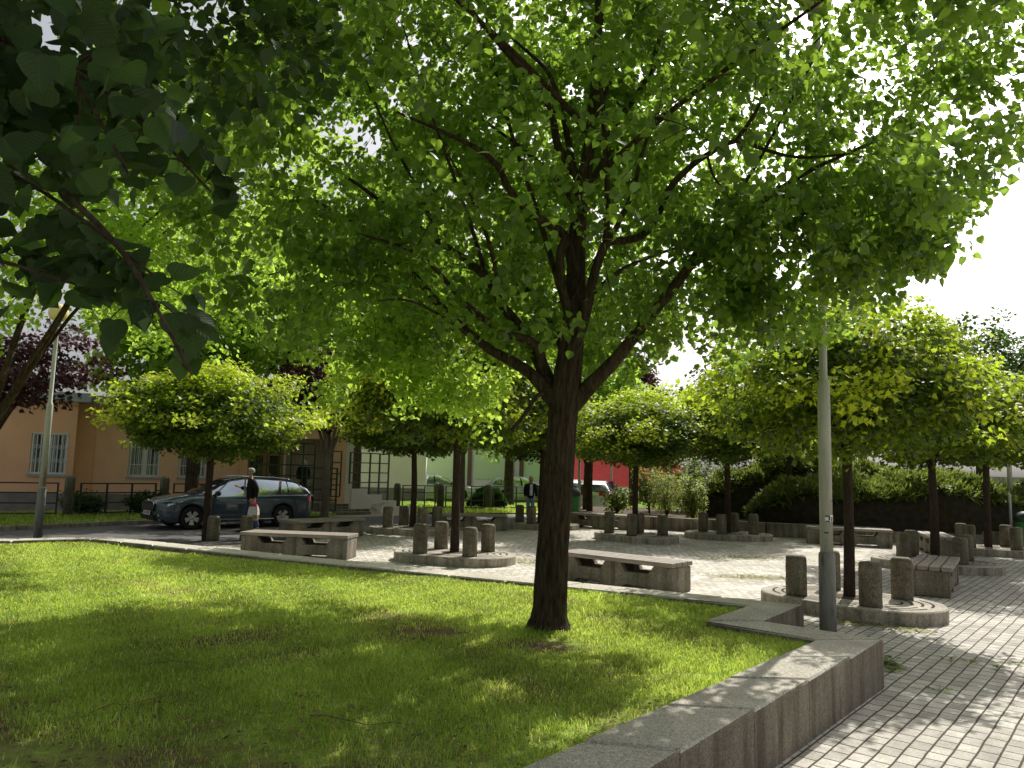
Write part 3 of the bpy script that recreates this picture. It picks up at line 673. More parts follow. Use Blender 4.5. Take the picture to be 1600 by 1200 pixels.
while hang < 150:
    q_ = r.normal(0, 1, 3); q_ /= np.linalg.norm(q_); q_ *= r.random() ** .5
    p = np.array([-1.0, 10.0, 3.35]) + q_ * np.array([1.9, 1.3, 1.1])
    if math.sin(p[0] * 3 + 1) * math.sin(p[2] * 4) < -.35: continue
    cl.append(p); hang += 1
cl = np.array(cl); n_main = len(cl) - 150
grow(br, nodes_a, cl)
br.build('branches', M['bark_dark'], big, TB, fixn=False)
def cluster_leaves(cl, per, rad, size, seed, droop=.5, flat=1.0, ctr=None, up=.7):
    r = np.random.default_rng(seed); n = len(cl); m = n * per
    c = np.repeat(cl, per, 0); off = r.normal(0, 1, (m, 3)); off = unit(off) * (r.random((m, 1)) ** .45) * rad; off[:, 2] *= flat
    pos = c + off
    ctr_ = np.array(ctr) if ctr is not None else c.mean(0)
    outw = unit(pos - ctr_); rn = r.normal(0, 1, (m, 3))
    Nn = unit(outw * .35 + rn * .55 + np.array([0, 0, up])); U = unit(outw * .5 + r.normal(0, .6, (m, 3)) + np.array([0, 0, -droop]))
    S = size * r.uniform(.65, 1.25, m)
    ct = np.repeat(r.normal(0, .12, n), per); tint = np.clip(.38 + ct + r.normal(0, .15, m), 0, .85)
    return pos, U, Nn, S, tint
pos, U, Nn, S, tint = cluster_leaves(cl[n_main:], 44, .25, .066, 32, .8, .9, C0, .45)
leaves('low_foliage', pos, U, Nn, S, 'linden', tint, M['linden_bright'], big, TB)  # low sprays take the brighter leaf colours in place of sun from behind
pos, U, Nn, S, tint = cluster_leaves(cl[:n_main], 46, .25, .075, 31, .7, .9, C0, .45)
leaves('crown', pos, U, Nn, S, 'linden', tint, M['linden'], big, TB)
# pale bracts with blossom buds hanging among the leaves
sel = r.choice(len(pos), 9000, replace=False)
pb = pos[sel] + np.array([0, 0, -.03]); leaves('blossom', pb, np.tile([0, 0, -1.0], (9000, 1)) + r.normal(0, .25, (9000, 3)), r.normal(0, 1, (9000, 3)), r.uniform(.05, .08, 9000), 'needle', np.full(9000, .8), M['linden_bright'], big, TB)

# ------------------------------------------------------------------ overhanging tree at the left edge of the view
OB = Vector((-2.75, 1.3, .345))
ov = thing('linden_tree', OB, 'nearest linden tree, its large dark leaves hanging into the upper left corner', 'tree')
t_ = MB(); pts, rad = smooth_path([OB + Vector((0, 0, -.1)), OB + Vector((.02, 0, 1.0)), OB + Vector((.05, .05, 2.2)), OB + Vector((.2, .2, 3.6)), OB + Vector((.4, .4, 5.0))], [.2, .17, .15, .11, .05], 4)
t_.tube(pts, rad, 16, 0, .05); t_.build('trunk', M['bark_dark'], ov, OB)
fg = []   # (px, py, Y, spread, count)
def spray(a, b, n, sp): return [(a[0] + (b[0] - a[0]) * i / max(1, n - 1), a[1] + (b[1] - a[1]) * i / max(1, n - 1), a[2] + (b[2] - a[2]) * i / max(1, n - 1), sp) for i in range(n)]
fg_clusters = []
rr_ = np.random.default_rng(5)
for (x0, x1, y0, y1, Y0, Y1, n, s) in ((-260, 130, -260, 130, 1.2, 2.6, 36, .15), (-200, 330, -200, 60, 1.6, 3.2, 46, .2), (0, 250, 60, 210, 1.3, 2.2, 22, .12), (-120, 120, 130, 300, 1.3, 2.3, 22, .13),
      (250, 520, -150, 100, 2.4, 4.0, 26, .25), (180, 400, 60, 210, 2.6, 3.8, 11, .2), (400, 540, 0, 160, 3.0, 4.2, 5, .2), (-300, 20, 200, 430, 1.4, 2.4, 18, .14), (120, 240, 200, 290, 1.2, 1.6, 8, .07)):
    for _ in range(n): fg_clusters.append((rr_.uniform(x0, x1), rr_.uniform(y0, y1), rr_.uniform(Y0, Y1), s))
fg_clusters += spray((20, 400, 1.5), (200, 420, 1.35), 9, .06) + spray((90, 330, 1.5), (240, 440, 1.35), 7, .05) + spray((225, 470, 1.35), (295, 500, 1.3), 4, .035) + spray((300, 470, 1.45), (285, 560, 1.5), 5, .03) + spray((20, 470, 1.5), (120, 440, 1.4), 4, .045)
fg_clusters += spray((300, 220, 1.7), (370, 300, 1.7), 4, .05) + spray((170, 500, 1.4), (230, 460, 1.4), 3, .04)
fgc = np.array([tuple(PD(a, b, c * 1.18)) for a, b, c, s in fg_clusters]); fgs = np.array([s for *_, s in fg_clusters])
lb = MB(); fork = OB + Vector((.05, .1, 2.3))
lim = []
for tgt in ((-60, 250, 2.2), (150, -100, 2.6), (420, -40, 3.2), (60, 80, 1.8), (-150, 420, 1.9)):
    e = PD(*tgt); mm = (fork + e) / 2 + Vector((0, 0, .25)); pts, rad = smooth_path([fork, mm, e], [.045, .02, .009], 6); lb.tube(pts, rad, 7, 0, .06); lim += pts[4:]
for a, b in (((-60, 250, 2.2), (240, 430, 1.36)), ((-150, 420, 1.9), (120, 445, 1.42)), ((100, 300, 1.5), (300, 585, 1.3)), ((60, 80, 1.8), (330, 300, 1.7)), ((60, 80, 1.8), (200, 270, 1.35))):
    a = PD(*a); b = PD(*b); pts, rad = smooth_path([a, (a + b) / 2 + Vector((0, 0, .04)), b], [.008, .005, .0025], 5); lb.tube(pts, rad, 5, 0); lim += pts
la = np.array([tuple(p) for p in lim])
grow(lb, la, fgc, .003, .003, .0015)
lb.build('branches', M['bark_dark'], ov, OB, fixn=False)
rr_ = np.random.default_rng(8); per = 13
cnt = np.where(fgs > .1, 18, np.where(fgs > .045, 5, 2)); c = np.repeat(fgc, cnt, 0); s = np.repeat(fgs, cnt)
m_ = len(c); pos = c + unit(rr_.normal(0, 1, (m_, 3))) * (rr_.random((m_, 1)) ** .5) * s[:, None]
U = unit(np.array([.15, .1, -.75]) + rr_.normal(0, .45, (m_, 3))); Nn = unit(rr_.normal(0, .5, (m_, 3)) + np.array([.1, -.75, .35]))
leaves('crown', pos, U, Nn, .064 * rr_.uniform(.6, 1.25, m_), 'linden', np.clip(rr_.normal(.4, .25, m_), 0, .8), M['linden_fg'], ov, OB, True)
# upper crown out of frame that keeps the low leaves in the shade
q_ = unit(rr_.normal(0, 1, (330, 3))) * (rr_.random((330, 1)) ** .33) * np.array([2.3, 2.3, 1.5]) + np.array([-1.6, 2.3, 5.6])
pos, U, Nn, S, tint = cluster_leaves(q_, 40, .34, .095, 9, .5, .8)
leaves('crown_top', pos, U, Nn, S, 'linden', tint, M['linden'], ov, OB)

# ------------------------------------------------------------------ generic trees
def make_tree(name, label, cat, loc, h0, th, trunk_r, ctr_z, rad, nclump, per, size, kind, leafm, barkm, seed, group=None, lean=(0, 0), clump_r=.45, flatb=.35, flat=.45, up=.9, rz=0, hue=0.0, droop=.3, dens_shell=2.6, limbs=9, fork=None, tmean=.4, skip=None):
    r = np.random.default_rng(seed); rnd = random.Random(seed)
    t = thing(name, loc, label, cat, group, rz)
    mb = MB(); top = Vector((lean[0], lean[1], ctr_z * .92)); fz = fork if fork else h0 + .1
    pts = [Vector((0, 0, -.12)), Vector((0, 0, .0)), Vector((lean[0] * .3 + rnd.uniform(-.03, .03), rnd.uniform(-.03, .03), fz * .5)), Vector((lean[0] * .6, lean[1] * .6, fz)), top]
    pts, rad_ = smooth_path(pts, [trunk_r * 1.35, trunk_r * 1.15, trunk_r, trunk_r * .9, trunk_r * .35], 4); mb.tube(pts, rad_, 14, 0, .05)
    C = np.array([lean[0], lean[1], ctr_z]); RD = np.array(rad)
    cl = []
    while len(cl) < nclump:
        q = r.normal(0, 1, 3); q /= np.linalg.norm(q)
        if q[2] < 0: q[2] *= flatb
        q = q * r.random() ** (1 / dens_shell)
        cl.append(C + q * RD * (1 + .17 * math.sin(q[0] * 4 + seed) * math.cos(q[1] * 5 + seed) + .10 * math.sin(q[2] * 9 + q[0] * 7 + seed)) + r.normal(0, .07, 3))
    cl = np.array(cl)
    if skip:
        a_, b_, rr_0 = np.array(skip[0]), np.array(skip[1]), skip[2]; d_ = (b_ - a_) / np.linalg.norm(b_ - a_); w_ = cl - a_
        cl = cl[np.linalg.norm(w_ - (w_ @ d_)[:, None] * d_, axis=1) > rr_0]
    tip = []
    for k in range(limbs):
        a = 2 * PI * k / limbs + rnd.uniform(-.3, .3); e = C + RD * np.array([math.cos(a) * rnd.uniform(.55, .85), math.sin(a) * rnd.uniform(.55, .85), rnd.uniform(-.1, .65)])
        b0 = Vector((lean[0] * .6, lean[1] * .6, fz - .05 + rnd.uniform(0, .2))); e = Vector(e)
        m1 = b0.lerp(e, .4) + Vector((0, 0, .12 * (e - b0).length))
        pp, rr = smooth_path([b0, m1, e], [trunk_r * .5, trunk_r * .3, trunk_r * .08], 4); mb.tube(pp, rr, 6, 0, .06); tip += pp[3:]
    ta = np.array([tuple(p) for p in tip])
    grow(mb, ta, cl[:150], trunk_r * .05, trunk_r * .05, trunk_r * .02, 4, .08, trunk_r * .14)
    mb.build('trunk', barkm, t, fixn=False)
    pos, U, Nn, S, tint = cluster_leaves(cl, per, clump_r, size, seed + 1, droop, flat, C, up)
    tint = np.clip(tint - .4 + tmean, 0, .8)
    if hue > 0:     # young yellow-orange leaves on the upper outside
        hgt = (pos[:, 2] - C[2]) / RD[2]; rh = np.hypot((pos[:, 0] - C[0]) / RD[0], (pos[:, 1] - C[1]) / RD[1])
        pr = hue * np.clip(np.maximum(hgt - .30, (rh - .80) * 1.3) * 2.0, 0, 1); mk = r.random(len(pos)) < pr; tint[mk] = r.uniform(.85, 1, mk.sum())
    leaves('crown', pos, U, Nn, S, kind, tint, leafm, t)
    return t

# ------------------------------------------------------------------ plaza furniture: tree bases, bollards, maples
def stadium(s_, r_, n=22, z=0):
    pts = []
    for k in range(n + 1): a = -PI / 2 + PI * k / n; pts.append((s_ + r_ * math.cos(a), r_ * math.sin(a)))
    for k in range(n + 1): a = PI / 2 + PI * k / n; pts.append((-s_ + r_ * math.cos(a), r_ * math.sin(a)))
    return pts
def make_base(flush=False):
    o = thing('tree_base', (0, 0, 0), 'x', 'tree base', 'concrete tree bases on the plaza')
    H_ = .175 if not flush else .012; s_, r_ = .42, .86
    b = MB(); out_ = stadium(s_, r_); o2 = stadium(s_, r_ - .018)
    n = len(out_); vs = [(x, y, -.05) for x, y in out_] + [(x, y, H_ - .018) for x, y in out_] + [(x, y, H_) for x, y in o2]
    b.add(vs, [(i, (i + 1) % n, (i + 1) % n + n, i + n) for i in range(n)] + [(i + n, (i + 1) % n + n, (i + 1) % n + 2 * n, i + 2 * n) for i in range(n)] + [tuple(range(2 * n, 3 * n))])
    b.build('slab', M['plate'], o)
    g = MB()
    for sg in (-1, 1):
        for rad_ in (.30, .43, .56, .69):
            for (a0, a1) in ((-64, -6), (6, 64)) if rad_ > .35 else ((-50, 50),):
                pts = []
                for k in range(13): a = R(a0 + (a1 - a0) * k / 12); pts.append((sg * (s_ + rad_ * math.cos(a) * .98), rad_ * math.sin(a)))
                w = .017
                for (p, q) in zip(pts[:-1], pts[1:]):
                    p = Vector((*p, H_ + .003)); q = Vector((*q, H_ + .003)); d = (q - p).normalized(); nn = Vector((-d.y, d.x, 0)) * w
                    g.add([p - nn, q - nn, q + nn, p + nn], [(0, 1, 2, 3)])
    for yy in (-.70, -.60, -.50, -.40, .40, .50, .60, .70):
        for xx in (-.21, .21): g.box((xx, yy, H_ + .002), (.36, .02, .002))
    g.box((0, 0, H_ + .0035), (.008, 1.68, .002))
    g.build('slots', M['slot'], o)
    h = MB(); h.lathe((0, 0, H_ + .004), [(.27, 0), (.25, .006), (.0, .014)], 20, cap=False); h.build('tree_pit', M['soil'], o)
    return o
def make_bollard(hh=.575, rr=.147):
    b = MB(); prof = []
    for z in (0, .1, .2, .3, .4, .48): prof.append((rr * (1.0 - .015 * z), z * hh / .575))
    prof += [(rr * .985, hh - .07), (rr * .955, hh - .035), (rr * .88, hh - .012), (rr * .74, hh), (rr * .35, hh + .004), (0.001, hh + .004)]
    b.lathe((0, 0, 0), prof, 24); v2 = []
    for (x, y, z) in b.v:
        k = 1 + .012 * math.sin(z * 37 + x * 29) + .01 * random.uniform(-1, 1); v2.append((x * k, y * k, z + (.002 * random.uniform(-1, 1) if z > 0 else 0)))
    b.v = v2
    o = b.build('stone_bollard', M['bollard']); return tag(o, 'x', 'bollard', 'stone bollards around the plaza trees')
boll_a = make_bollard(); used_b = [False]
base_a = make_base(); used_base = [False]
mp = None
maples = {}
def maple_proto(i):
    if i in maples: return maples[i]
    seeds = [101, 202, 303]
    t = make_tree('maple_tree', 'x', 'tree', (0, 0, 0), 2.1, 0, .085, 3.0, (2.25, 2.15, 1.35), 400, 78, .09, 'maple', M['maple'], M['bark_maple'], seeds[i], 'round-headed maples on the plaza', (rnd_lean[i], 0), .44, .62, .5, .9, 0, .95, .35, 3.0, 9, 2.0)
    maples[i] = t; t['used'] = 0; return t
rnd_lean = [0.02, -.06, .05]
def place_maple(loc, rz, i, label, sc=(1, 1, 1)):
    p = maple_proto(i)
    if not p.get('used'):
        p['used'] = 1; p.location = loc; p.rotation_euler = (0, 0, rz); p['label'] = label; p.scale = sc; return p
    return dup(p, loc, rz, label, sc)
rings = [ # centre, angle, description, bollard description, tree label, proto, scale, bollard names
 ((4.95, 11.35), -50, 'nearest tree base, a rounded slab with curved slots beside the right lamp post', 'the nearest tree base', 'maple with a broad round crown behind the right lamp post', 0, (.85, .85, 1.0), (-48)),
 ((-1.08, 15.95), -20, 'round tree base left of the big linden trunk, just behind the low wall', 'the round base left of the linden trunk', 'maple with a slim dark trunk just left of the big linden trunk', 1, (1.0, 1.0, 1.1), (-18)),
 ((3.60, 22.0), -50, 'tree base right of the big linden trunk with a brown maple trunk', 'the base right of the linden trunk', 'maple with a reddish brown trunk right of the big linden trunk', 2, (.95, .95, .92), (-62)),
 ((6.6, 23.4), -12, 'far tree base in front of the shrubs and the low rear wall', 'the far base before the shrubs', 'maple with a thin trunk in front of the yellow-green shrubs', 0, (1.0, 1.0, 1.02), (15)),
 ((-2.75, 22.4), -17, 'tree base farther back left, between the car and the slim dark trunk', 'the far left base near the dog', 'maple rising from the farther left tree base near the white dog', 2, (1.0, 1.0, 1.0), (-17)),
 ((1.05, 25.6), 0, 'farthest tree base, half hidden behind the big linden trunk', 'the farthest base behind the linden', 'maple whose trunk is hidden behind the big linden trunk', 1, (1.0, 1.0, 1.05), (20)),
 ((9.25, 16.9), -36, 'tree base partly hidden behind the slatted bench on the right', 'the base behind the right bench', 'maple with a slim upright trunk behind the right-hand bench', 1, (1.0, 1.0, 1.02), (-36)),
 ((12.75, 20.7), -20, 'tree base at the right edge in front of the dark juniper hedge', 'the right-edge base by the hedge', 'maple with a leaning trunk at the right edge before the hedge', 2, (1.0, 1.0, 1.05), (-20)),
]
rank_names = ['leftmost', 'second from left', 'third from left', 'rightmost']
for i, (c_, ang, rl, bl, ml, pi_, sc, bang) in enumerate(rings):
    loc = (c_[0], c_[1], -.014)
    if not used_base[0]: used_base[0] = True; base_a.location = loc; base_a.rotation_euler = (0, 0, R(ang)); base_a['label'] = rl
    else: dup(base_a, loc, R(ang), rl)
    place_maple((c_[0], c_[1], .155), R(40 * i + 15), pi_, ml, sc)
    ps = []
    for (sx, sy) in ((-1, -1), (-1, 1), (1, -1), (1, 1)):
        v = Matrix.Rotation(R(bang), 2) @ Vector((sx * .53, sy * .53)); ps.append((c_[0] + v.x, c_[1] + v.y))
    ps.sort(key=lambda p: p[0] / p[1])
    for k, p in enumerate(ps):
        lab = f'{rank_names[k]} of four stone bollards on {bl}'
        if not used_b[0]: used_b[0] = True; b_ = boll_a
        else: b_ = boll_a.copy(); col.objects.link(b_)
        b_.location = (p[0], p[1], .161); b_.rotation_euler = (0, 0, random.uniform(0, 6)); b_.scale = (1, 1, random.uniform(.96, 1.03)); b_['label'] = lab
# tree and two bollards at the left edge of the plaza (flush base)
place_maple((-7.25, 18.75, -.02), R(200), 0, 'maple with a thin dark trunk in front of the dark estate car', (1.0, 1.0, .97))
for (px, py, lab) in ((332, 845, 'stone bollard in front of the thin tree trunk by the car front wheel'), (384, 843.5, 'stone bollard standing in front of the car door, left of the wide bench')):
    b_ = boll_a.copy(); col.objects.link(b_); b_.location = P(px, py, -.012); b_['label'] = lab; b_['group'] = 'stone bollards around the plaza trees'; b_.scale = (1.03, 1.03, 1.02)

# ------------------------------------------------------------------ benches
def make_bench():
    o = thing('bench', (0, 0, 0), 'x', 'bench', 'slatted benches on concrete supports')
    pr = [(-1.02, 0), (-.78, 0), (-.70, .07), (-.24, .07), (-.16, 0), (.16, 0), (.24, .07), (.70, .07), (.78, 0), (1.02, 0), (1.02, .405), (.78, .405), (.68, .27), (.24, .27), (.15, .405), (-.15, .405), (-.24, .27), (-.68, .27), (-.78, .405), (-1.02, .405)]
    b = MB()
    for y0 in (-.29, .19):
        q = Matrix(((1, 0, 0), (0, 0, 1), (0, 1, 0)))
        b.prism(pr, y0, y0 + .10, mat=q)
    b.build('side_panel', M['concrete'], o)
    for s_ in (-1, 1):
        e = MB(); e.box((s_ * 1.07, 0, .2025), (.10, .62, .405), bev=.012); e.build('end_slab', M['concrete'], o)
    for k in range(4):
        e = MB(); e.box((0, -.2625 + k * .175, .447), (2.27, .155, .07), bev=.008); e.build('slat', M['wood'], o)
    for s_ in (-.95, 0, .95):
        c_ = MB(); c_.box((s_, 0, .4085), (.07, .60, .005)); c_.build('bracket', M['black_plastic'], o)
    return o
bench0 = make_bench(); ub = [False]
def place_bench(x, y, ang, label):
    if not ub[0]: ub[0] = True; bench0.location = (x, y, -.013); bench0.rotation_euler = (0, 0, R(ang)); bench0['label'] = label
    else: dup(bench0, (x, y, -.013), R(ang), label)
place_bench(1.93, 13.2, -41, 'slatted bench just right of the big linden trunk, behind the low wall')
place_bench(-4.28, 16.05, -7, 'wide slatted bench in front of the dark car, nearest on the left')
place_bench(7.50, 13.75, 57, 'slatted bench seen end-on at the right beside the nearest tree base')
place_bench(-4.85, 20.4, 50, 'bench behind the wide left bench, its arched underside showing')
place_bench(-1.2, 24.3, 8, 'distant bench in front of the far grass strip, left of the linden trunk')
place_bench(3.15, 26.4, -30, 'distant bench by the green bin, behind the maple with the brown trunk')
place_bench(9.75, 22.35, -20, 'pale bench in front of the dark juniper hedge, behind the lamp post')
place_bench(11.3, 20.55, 70, 'short-looking bench end-on before the hedge at the right edge')

# ------------------------------------------------------------------ lamps
def lamp(loc, label, z1=1.04, z2=2.97, top=5.0):
    o = thing('street_lamp', loc, label, 'street lamp', None)
    b = MB(); b.lathe((0, 0, 0), [(.092, -.06), (.089, z1 - .03), (.086, z1), (.070, z1 + .015)], 24); b.build('base_sleeve', M['sleeve'], o)
    b = MB(); b.lathe((0, 0, 0), [(.0695, z1 + .005), (.069, z2 - .02), (.066, z2), (.044, z2 + .04), (.043, top - .3), (.043, top - .28)], 24); b.build('pole', M['pole'], o)
    b = MB(); b.lathe((0, 0, 0), [(.06, top - .29), (.10, top - .27), (.10, top - .22), (.06, top - .21)], 20); b.build('collar', M['sleeve'], o)
    b = MB(); prof = [(.21 * math.sin(PI * k / 12) if 0 < k < 12 else .03, top - .0 - .21 * math.cos(PI * k / 12)) for k in range(13)]; b.lathe((0, 0, 0), prof, 24); b.build('globe', M['globe'], o)
    return o
LP = P(1297.5, 985, 0.0); LP = Vector((LP.x / LP.y * 8.75, 8.75, -.02)); LP.x = (1297.5 - 800) / 1200 * 8.62
right_lamp = lamp(LP, 'tall pale lamp post with a stickered shaft beside the nearest tree base', 1.04, 2.97, 7.7)
st = MB()   # sticker: white square with a dark curved mark
def on_pole(z, a, w, h, mi, r0=.0705):
    n = 5; vs = []
    for k in range(n): t = a + (k / (n - 1) - .5) * w / r0; vs += [(r0 * math.sin(t), -r0 * math.cos(t), z - h / 2), (r0 * math.sin(t), -r0 * math.cos(t), z + h / 2)]
    st.add(vs, [(2 * k, 2 * k + 2, 2 * k + 3, 2 * k + 1) for k in range(n - 1)], mi, True)
on_pole(1.42, -.25, .045, .045, 0); on_pole(1.43, .62, .075, .075, 0, .0708)
on_pole(1.435, .12, .018, .055, 1, .0715); on_pole(1.455, -.15, .05, .01, 1, .0715); on_pole(1.398, -.15, .045, .012, 1, .0715); on_pole(1.42, .62, .022, .05, 1, .0715)
on_pole(1.27, -.35, .05, .012, 1, .0708); on_pole(1.62, .7, .014, .014, 1, .0708)
st.build('sticker', [M['white'], M['ink']], right_lamp)
L2 = Vector((-(800 - 78) / 1200 * 17.4, 17.4, -.02))
lamp(L2, 'lamp post with a yellowed globe at the left, half hidden by leaves', 1.22, 3.1, 5.2)
L3_ = Vector(((1577 - 800) / 1200 * 24.5, 24.5, -.02))
lamp(L3_, 'distant pale lamp post rising behind the green bin at the right edge', 1.25, 2.6, 4.6)

# ------------------------------------------------------------------ rear low wall, hedge, shrubs
rw = [(2.9, 28.2), (5.0, 26.5), (8.2, 24.75), (11, 24.1), (15, 23.2), (24, 21.0)]
b = MB()
for a, c_ in zip(rw[:-1], rw[1:]):
    a = Vector((*a, 0)); c_ = Vector((*c_, 0)); d = c_ - a; nb = max(1, round(d.length / 1.1))
    for k in range(nb):
        p = a.lerp(c_, (k + .5) / nb); b.box(p + Vector((0, 0, .185)), (d.length / nb - .01, .28, .46), math.atan2(d.y, d.x), bev=.012)
o = b.build('low_wall', M['concrete'], org=(8.2, 24.75, 0)); tag(o, 'long low concrete wall holding the hedge and shrubs at the back of the plaza', 'wall')
bed = [(2.9, 28.3), (5.0, 26.6), (8.2, 24.9), (11, 24.2), (15, 23.3), (24, 21.1), (26, 34), (3, 36)]
sheet('planting_bed', bed, .30, M['soil'])
def hedge(name, pts, w, z0, h, label, seed, core, mat, size, n, lump=.35):
    r = np.random.default_rng(seed); o = thing(name, (*pts[0], z0), label, 'hedge'); org = np.array([*pts[0], z0])
    # lumpy core
    segs = []
    for a, c_ in zip(pts[:-1], pts[1:]):
        a = Vector(a); c_ = Vector(c_); m_ = max(2, int((c_ - a).length / .35))
        segs += [a.lerp(c_, k / m_) for k in range(m_)]
    segs.append(Vector(pts[-1])); mb = MB(); vs = []; nn = 18; m_ = len(segs)
    def prof(i, k):
        t = i / (m_ - 1); a = PI * k / (nn - 1); e = min(1, (math.sin(PI * min(max(t, .0), 1)) + .02) ** .35)
        lum = 1 + .13 * math.sin(i * .55 + seed) + .10 * math.sin(i * 1.3 + k * .5) + .05 * math.sin(i * 2.3 + k * 1.7)
        y = -math.cos(a); z = math.sin(a) ** .55
        # overhang: front bulges over the wall
        return y * w * e * (1 + .12 * math.sin(a)), z * h * lum * e
    P3 = []
    for i, s_ in enumerate(segs):
        d = (segs[min(i + 1, m_ - 1)] - segs[max(i - 1, 0)]).normalized(); nv = Vector((-d.y, d.x))
        for k in range(nn):
            y, z = prof(i, k); p = Vector((s_.x + nv.x * y, s_.y + nv.y * y, z0 + z)); vs.append(p)
    fs = [(i * nn + k, (i + 1) * nn + k, (i + 1) * nn + k + 1, i * nn + k + 1) for i in range(m_ - 1) for k in range(nn - 1)]
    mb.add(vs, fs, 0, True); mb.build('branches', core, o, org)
    va = np.array([tuple(v) for v in vs]).reshape(m_, nn, 3)
    ii = r.uniform(0, m_ - 1.001, n); kk = (r.beta(1.5, 1.5, n) * .8 + .16) * (nn - 1.001)
    i0 = ii.astype(int); k0 = kk.astype(int); fi = (ii - i0)[:, None]; fk = (kk - k0)[:, None]
    pos = (va[i0, k0] * (1 - fi) + va[i0 + 1, k0] * fi) * (1 - fk) + (va[i0, k0 + 1] * (1 - fi) + va[i0 + 1, k0 + 1] * fi) * fk
    ctr_ = np.array([[segs[i].x, segs[i].y, z0 + h * .3] for i in i0]); outw = unit(pos - ctr_)
    lay = np.sin(pos[:, 0] * 3.1) * np.sin(pos[:, 1] * 2.7) * .12 + np.sin(pos[:, 0] * 7.3 + pos[:, 2] * 5) * .06
    pos = pos + outw * (lay[:, None] + r.uniform(-.08, .2, (n, 1)) * lump)
    U = unit(outw * .8 + r.normal(0, .45, (n, 3)) + np.array([0, -.15, .35])); Nn = unit(r.normal(0, .7, (n, 3)) + np.array([0, 0, .8]))
    hgt = np.clip((pos[:, 2] - z0) / h, 0, 1.2)
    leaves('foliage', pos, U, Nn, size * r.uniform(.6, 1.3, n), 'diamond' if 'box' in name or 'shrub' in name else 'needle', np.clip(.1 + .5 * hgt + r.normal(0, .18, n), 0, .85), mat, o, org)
    return o
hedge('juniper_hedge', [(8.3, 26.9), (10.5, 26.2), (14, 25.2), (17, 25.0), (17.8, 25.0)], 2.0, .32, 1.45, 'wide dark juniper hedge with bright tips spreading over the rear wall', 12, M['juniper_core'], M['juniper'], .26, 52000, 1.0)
hedge('juniper_hedge', [(15.6, 27.5), (19, 26.4), (24, 25.0)], 1.8, .32, 1.5, 'smaller juniper clump at the right edge behind the distant lamp post', 14, M['juniper_core'], M['juniper'], .26, 20000, 1.0)
hedge('juniper_hedge', [(7.5, 30.5), (11, 30), (15.5, 29)], 1.7, .32, 2.15, 'taller green hedge rising behind the dark juniper hedge', 15, M['juniper_core'], M['juniper'], .28, 24000, 1.0)
def shrub(name, label, loc, rad, n, size, kind, mat, seed, stems=7, cat='shrub', group=None):
    r = np.random.default_rng(seed); o = thing(name, loc, label, cat, group); mb = MB(); cl = []
    for k in range(stems):
        a = r.uniform(0, 2 * PI); e = np.array([math.cos(a) * rad[0] * r.uniform(.3, .9), math.sin(a) * rad[1] * r.uniform(.3, .9), rad[2] * r.uniform(.8, 1.9)])
        mb.tube([(0, 0, -.05), (e[0] * .35, e[1] * .35, e[2] * .55), tuple(e)], [.02, .014, .005], 5)
        for j in range(7): t = .35 + .65 * j / 6; cl.append(e * np.array([t ** 1.3, t ** 1.3, t]) + r.normal(0, .08, 3))
    mb.build('stems', M['bark_maple'], o, fixn=False)
    q = unit(r.normal(0, 1, (len(cl) * 2, 3))) * np.array(rad) * (r.random((len(cl) * 2, 1)) ** .4) + np.array([0, 0, rad[2]]); cl = np.concatenate([np.array(cl), q])
    pos, U, Nn, S, tint = cluster_leaves(cl, max(3, n // len(cl)), .17, size, seed, .0, 1, (0, 0, rad[2] * .6), .6)
    pos[:, 2] = np.maximum(pos[:, 2], .02); leaves('foliage', pos, U, Nn, S, kind, tint, mat, o); return o
for k, (px, py, Y, rad, n, lab) in enumerate((
    (1085, 806, 28.3, (.6, .5, .75), 2600, 'yellow-green upright shrub with bare lower stems between two maples'),
    (1044, 800, 29.2, (.75, .6, .8), 3000, 'arching grey-green shrub behind the tree base right of the trunk'),
    (1018, 790, 30.5, (.8, .6, 1.0), 3000, 'taller pale green shrub beside the brown maple trunk'),
    (968, 796, 29.6, (.55, .5, .55), 2000, 'small leafy shrub under the no-parking sign'),
    (1112, 795, 30.5, (.6, .6, .8), 2400, 'brownish shrub partly behind the far thin maple trunk'),
    (1060, 770, 33.0, (1.6, .8, 1.2), 4200, 'broad light green bush at the back of the planting bed'),
    (1105, 770, 32.0, (1.0, .8, 1.2), 3400, 'dark green bush at the back left of the juniper hedge'))):
    shrub('shrub', lab, (((px - 800) / 1200) * Y, Y, .30), rad, n, .12 if k in (1, 5) else .085, 'needle' if k == 1 else 'diamond', M['shrub'] if k not in (6,) else M['darkgreen'], 60 + k, group='shrubs in the planting bed')
shrub('shrub', 'low round bush at the foot of the railing left of the car', (-14.0, 25.6, .06), (.75, .5, .35), 2200, .1, 'diamond', M['darkgreen'], 80)
shrub('shrub', 'low bush half hidden behind the front of the dark car', (-12.2, 26.3, .06), (.8, .5, .38), 2200, .1, 'diamond', M['darkgreen'], 81)
shrub('shrub', 'small bush growing by the green lattice behind the car rear', (-7.9, 27.2, .06), (.4, .35, .45), 1300, .1, 'diamond', M['shrub'], 82)
hedge('box_hedge', [(-1.95, 37.0), (-1.0, 37.1), (-.2, 37.2)], .55, .03, .95, 'clipped dark green box hedge behind the far railing', 16, M['juniper_core'], M['darkgreen'], .13, 7000, .3)

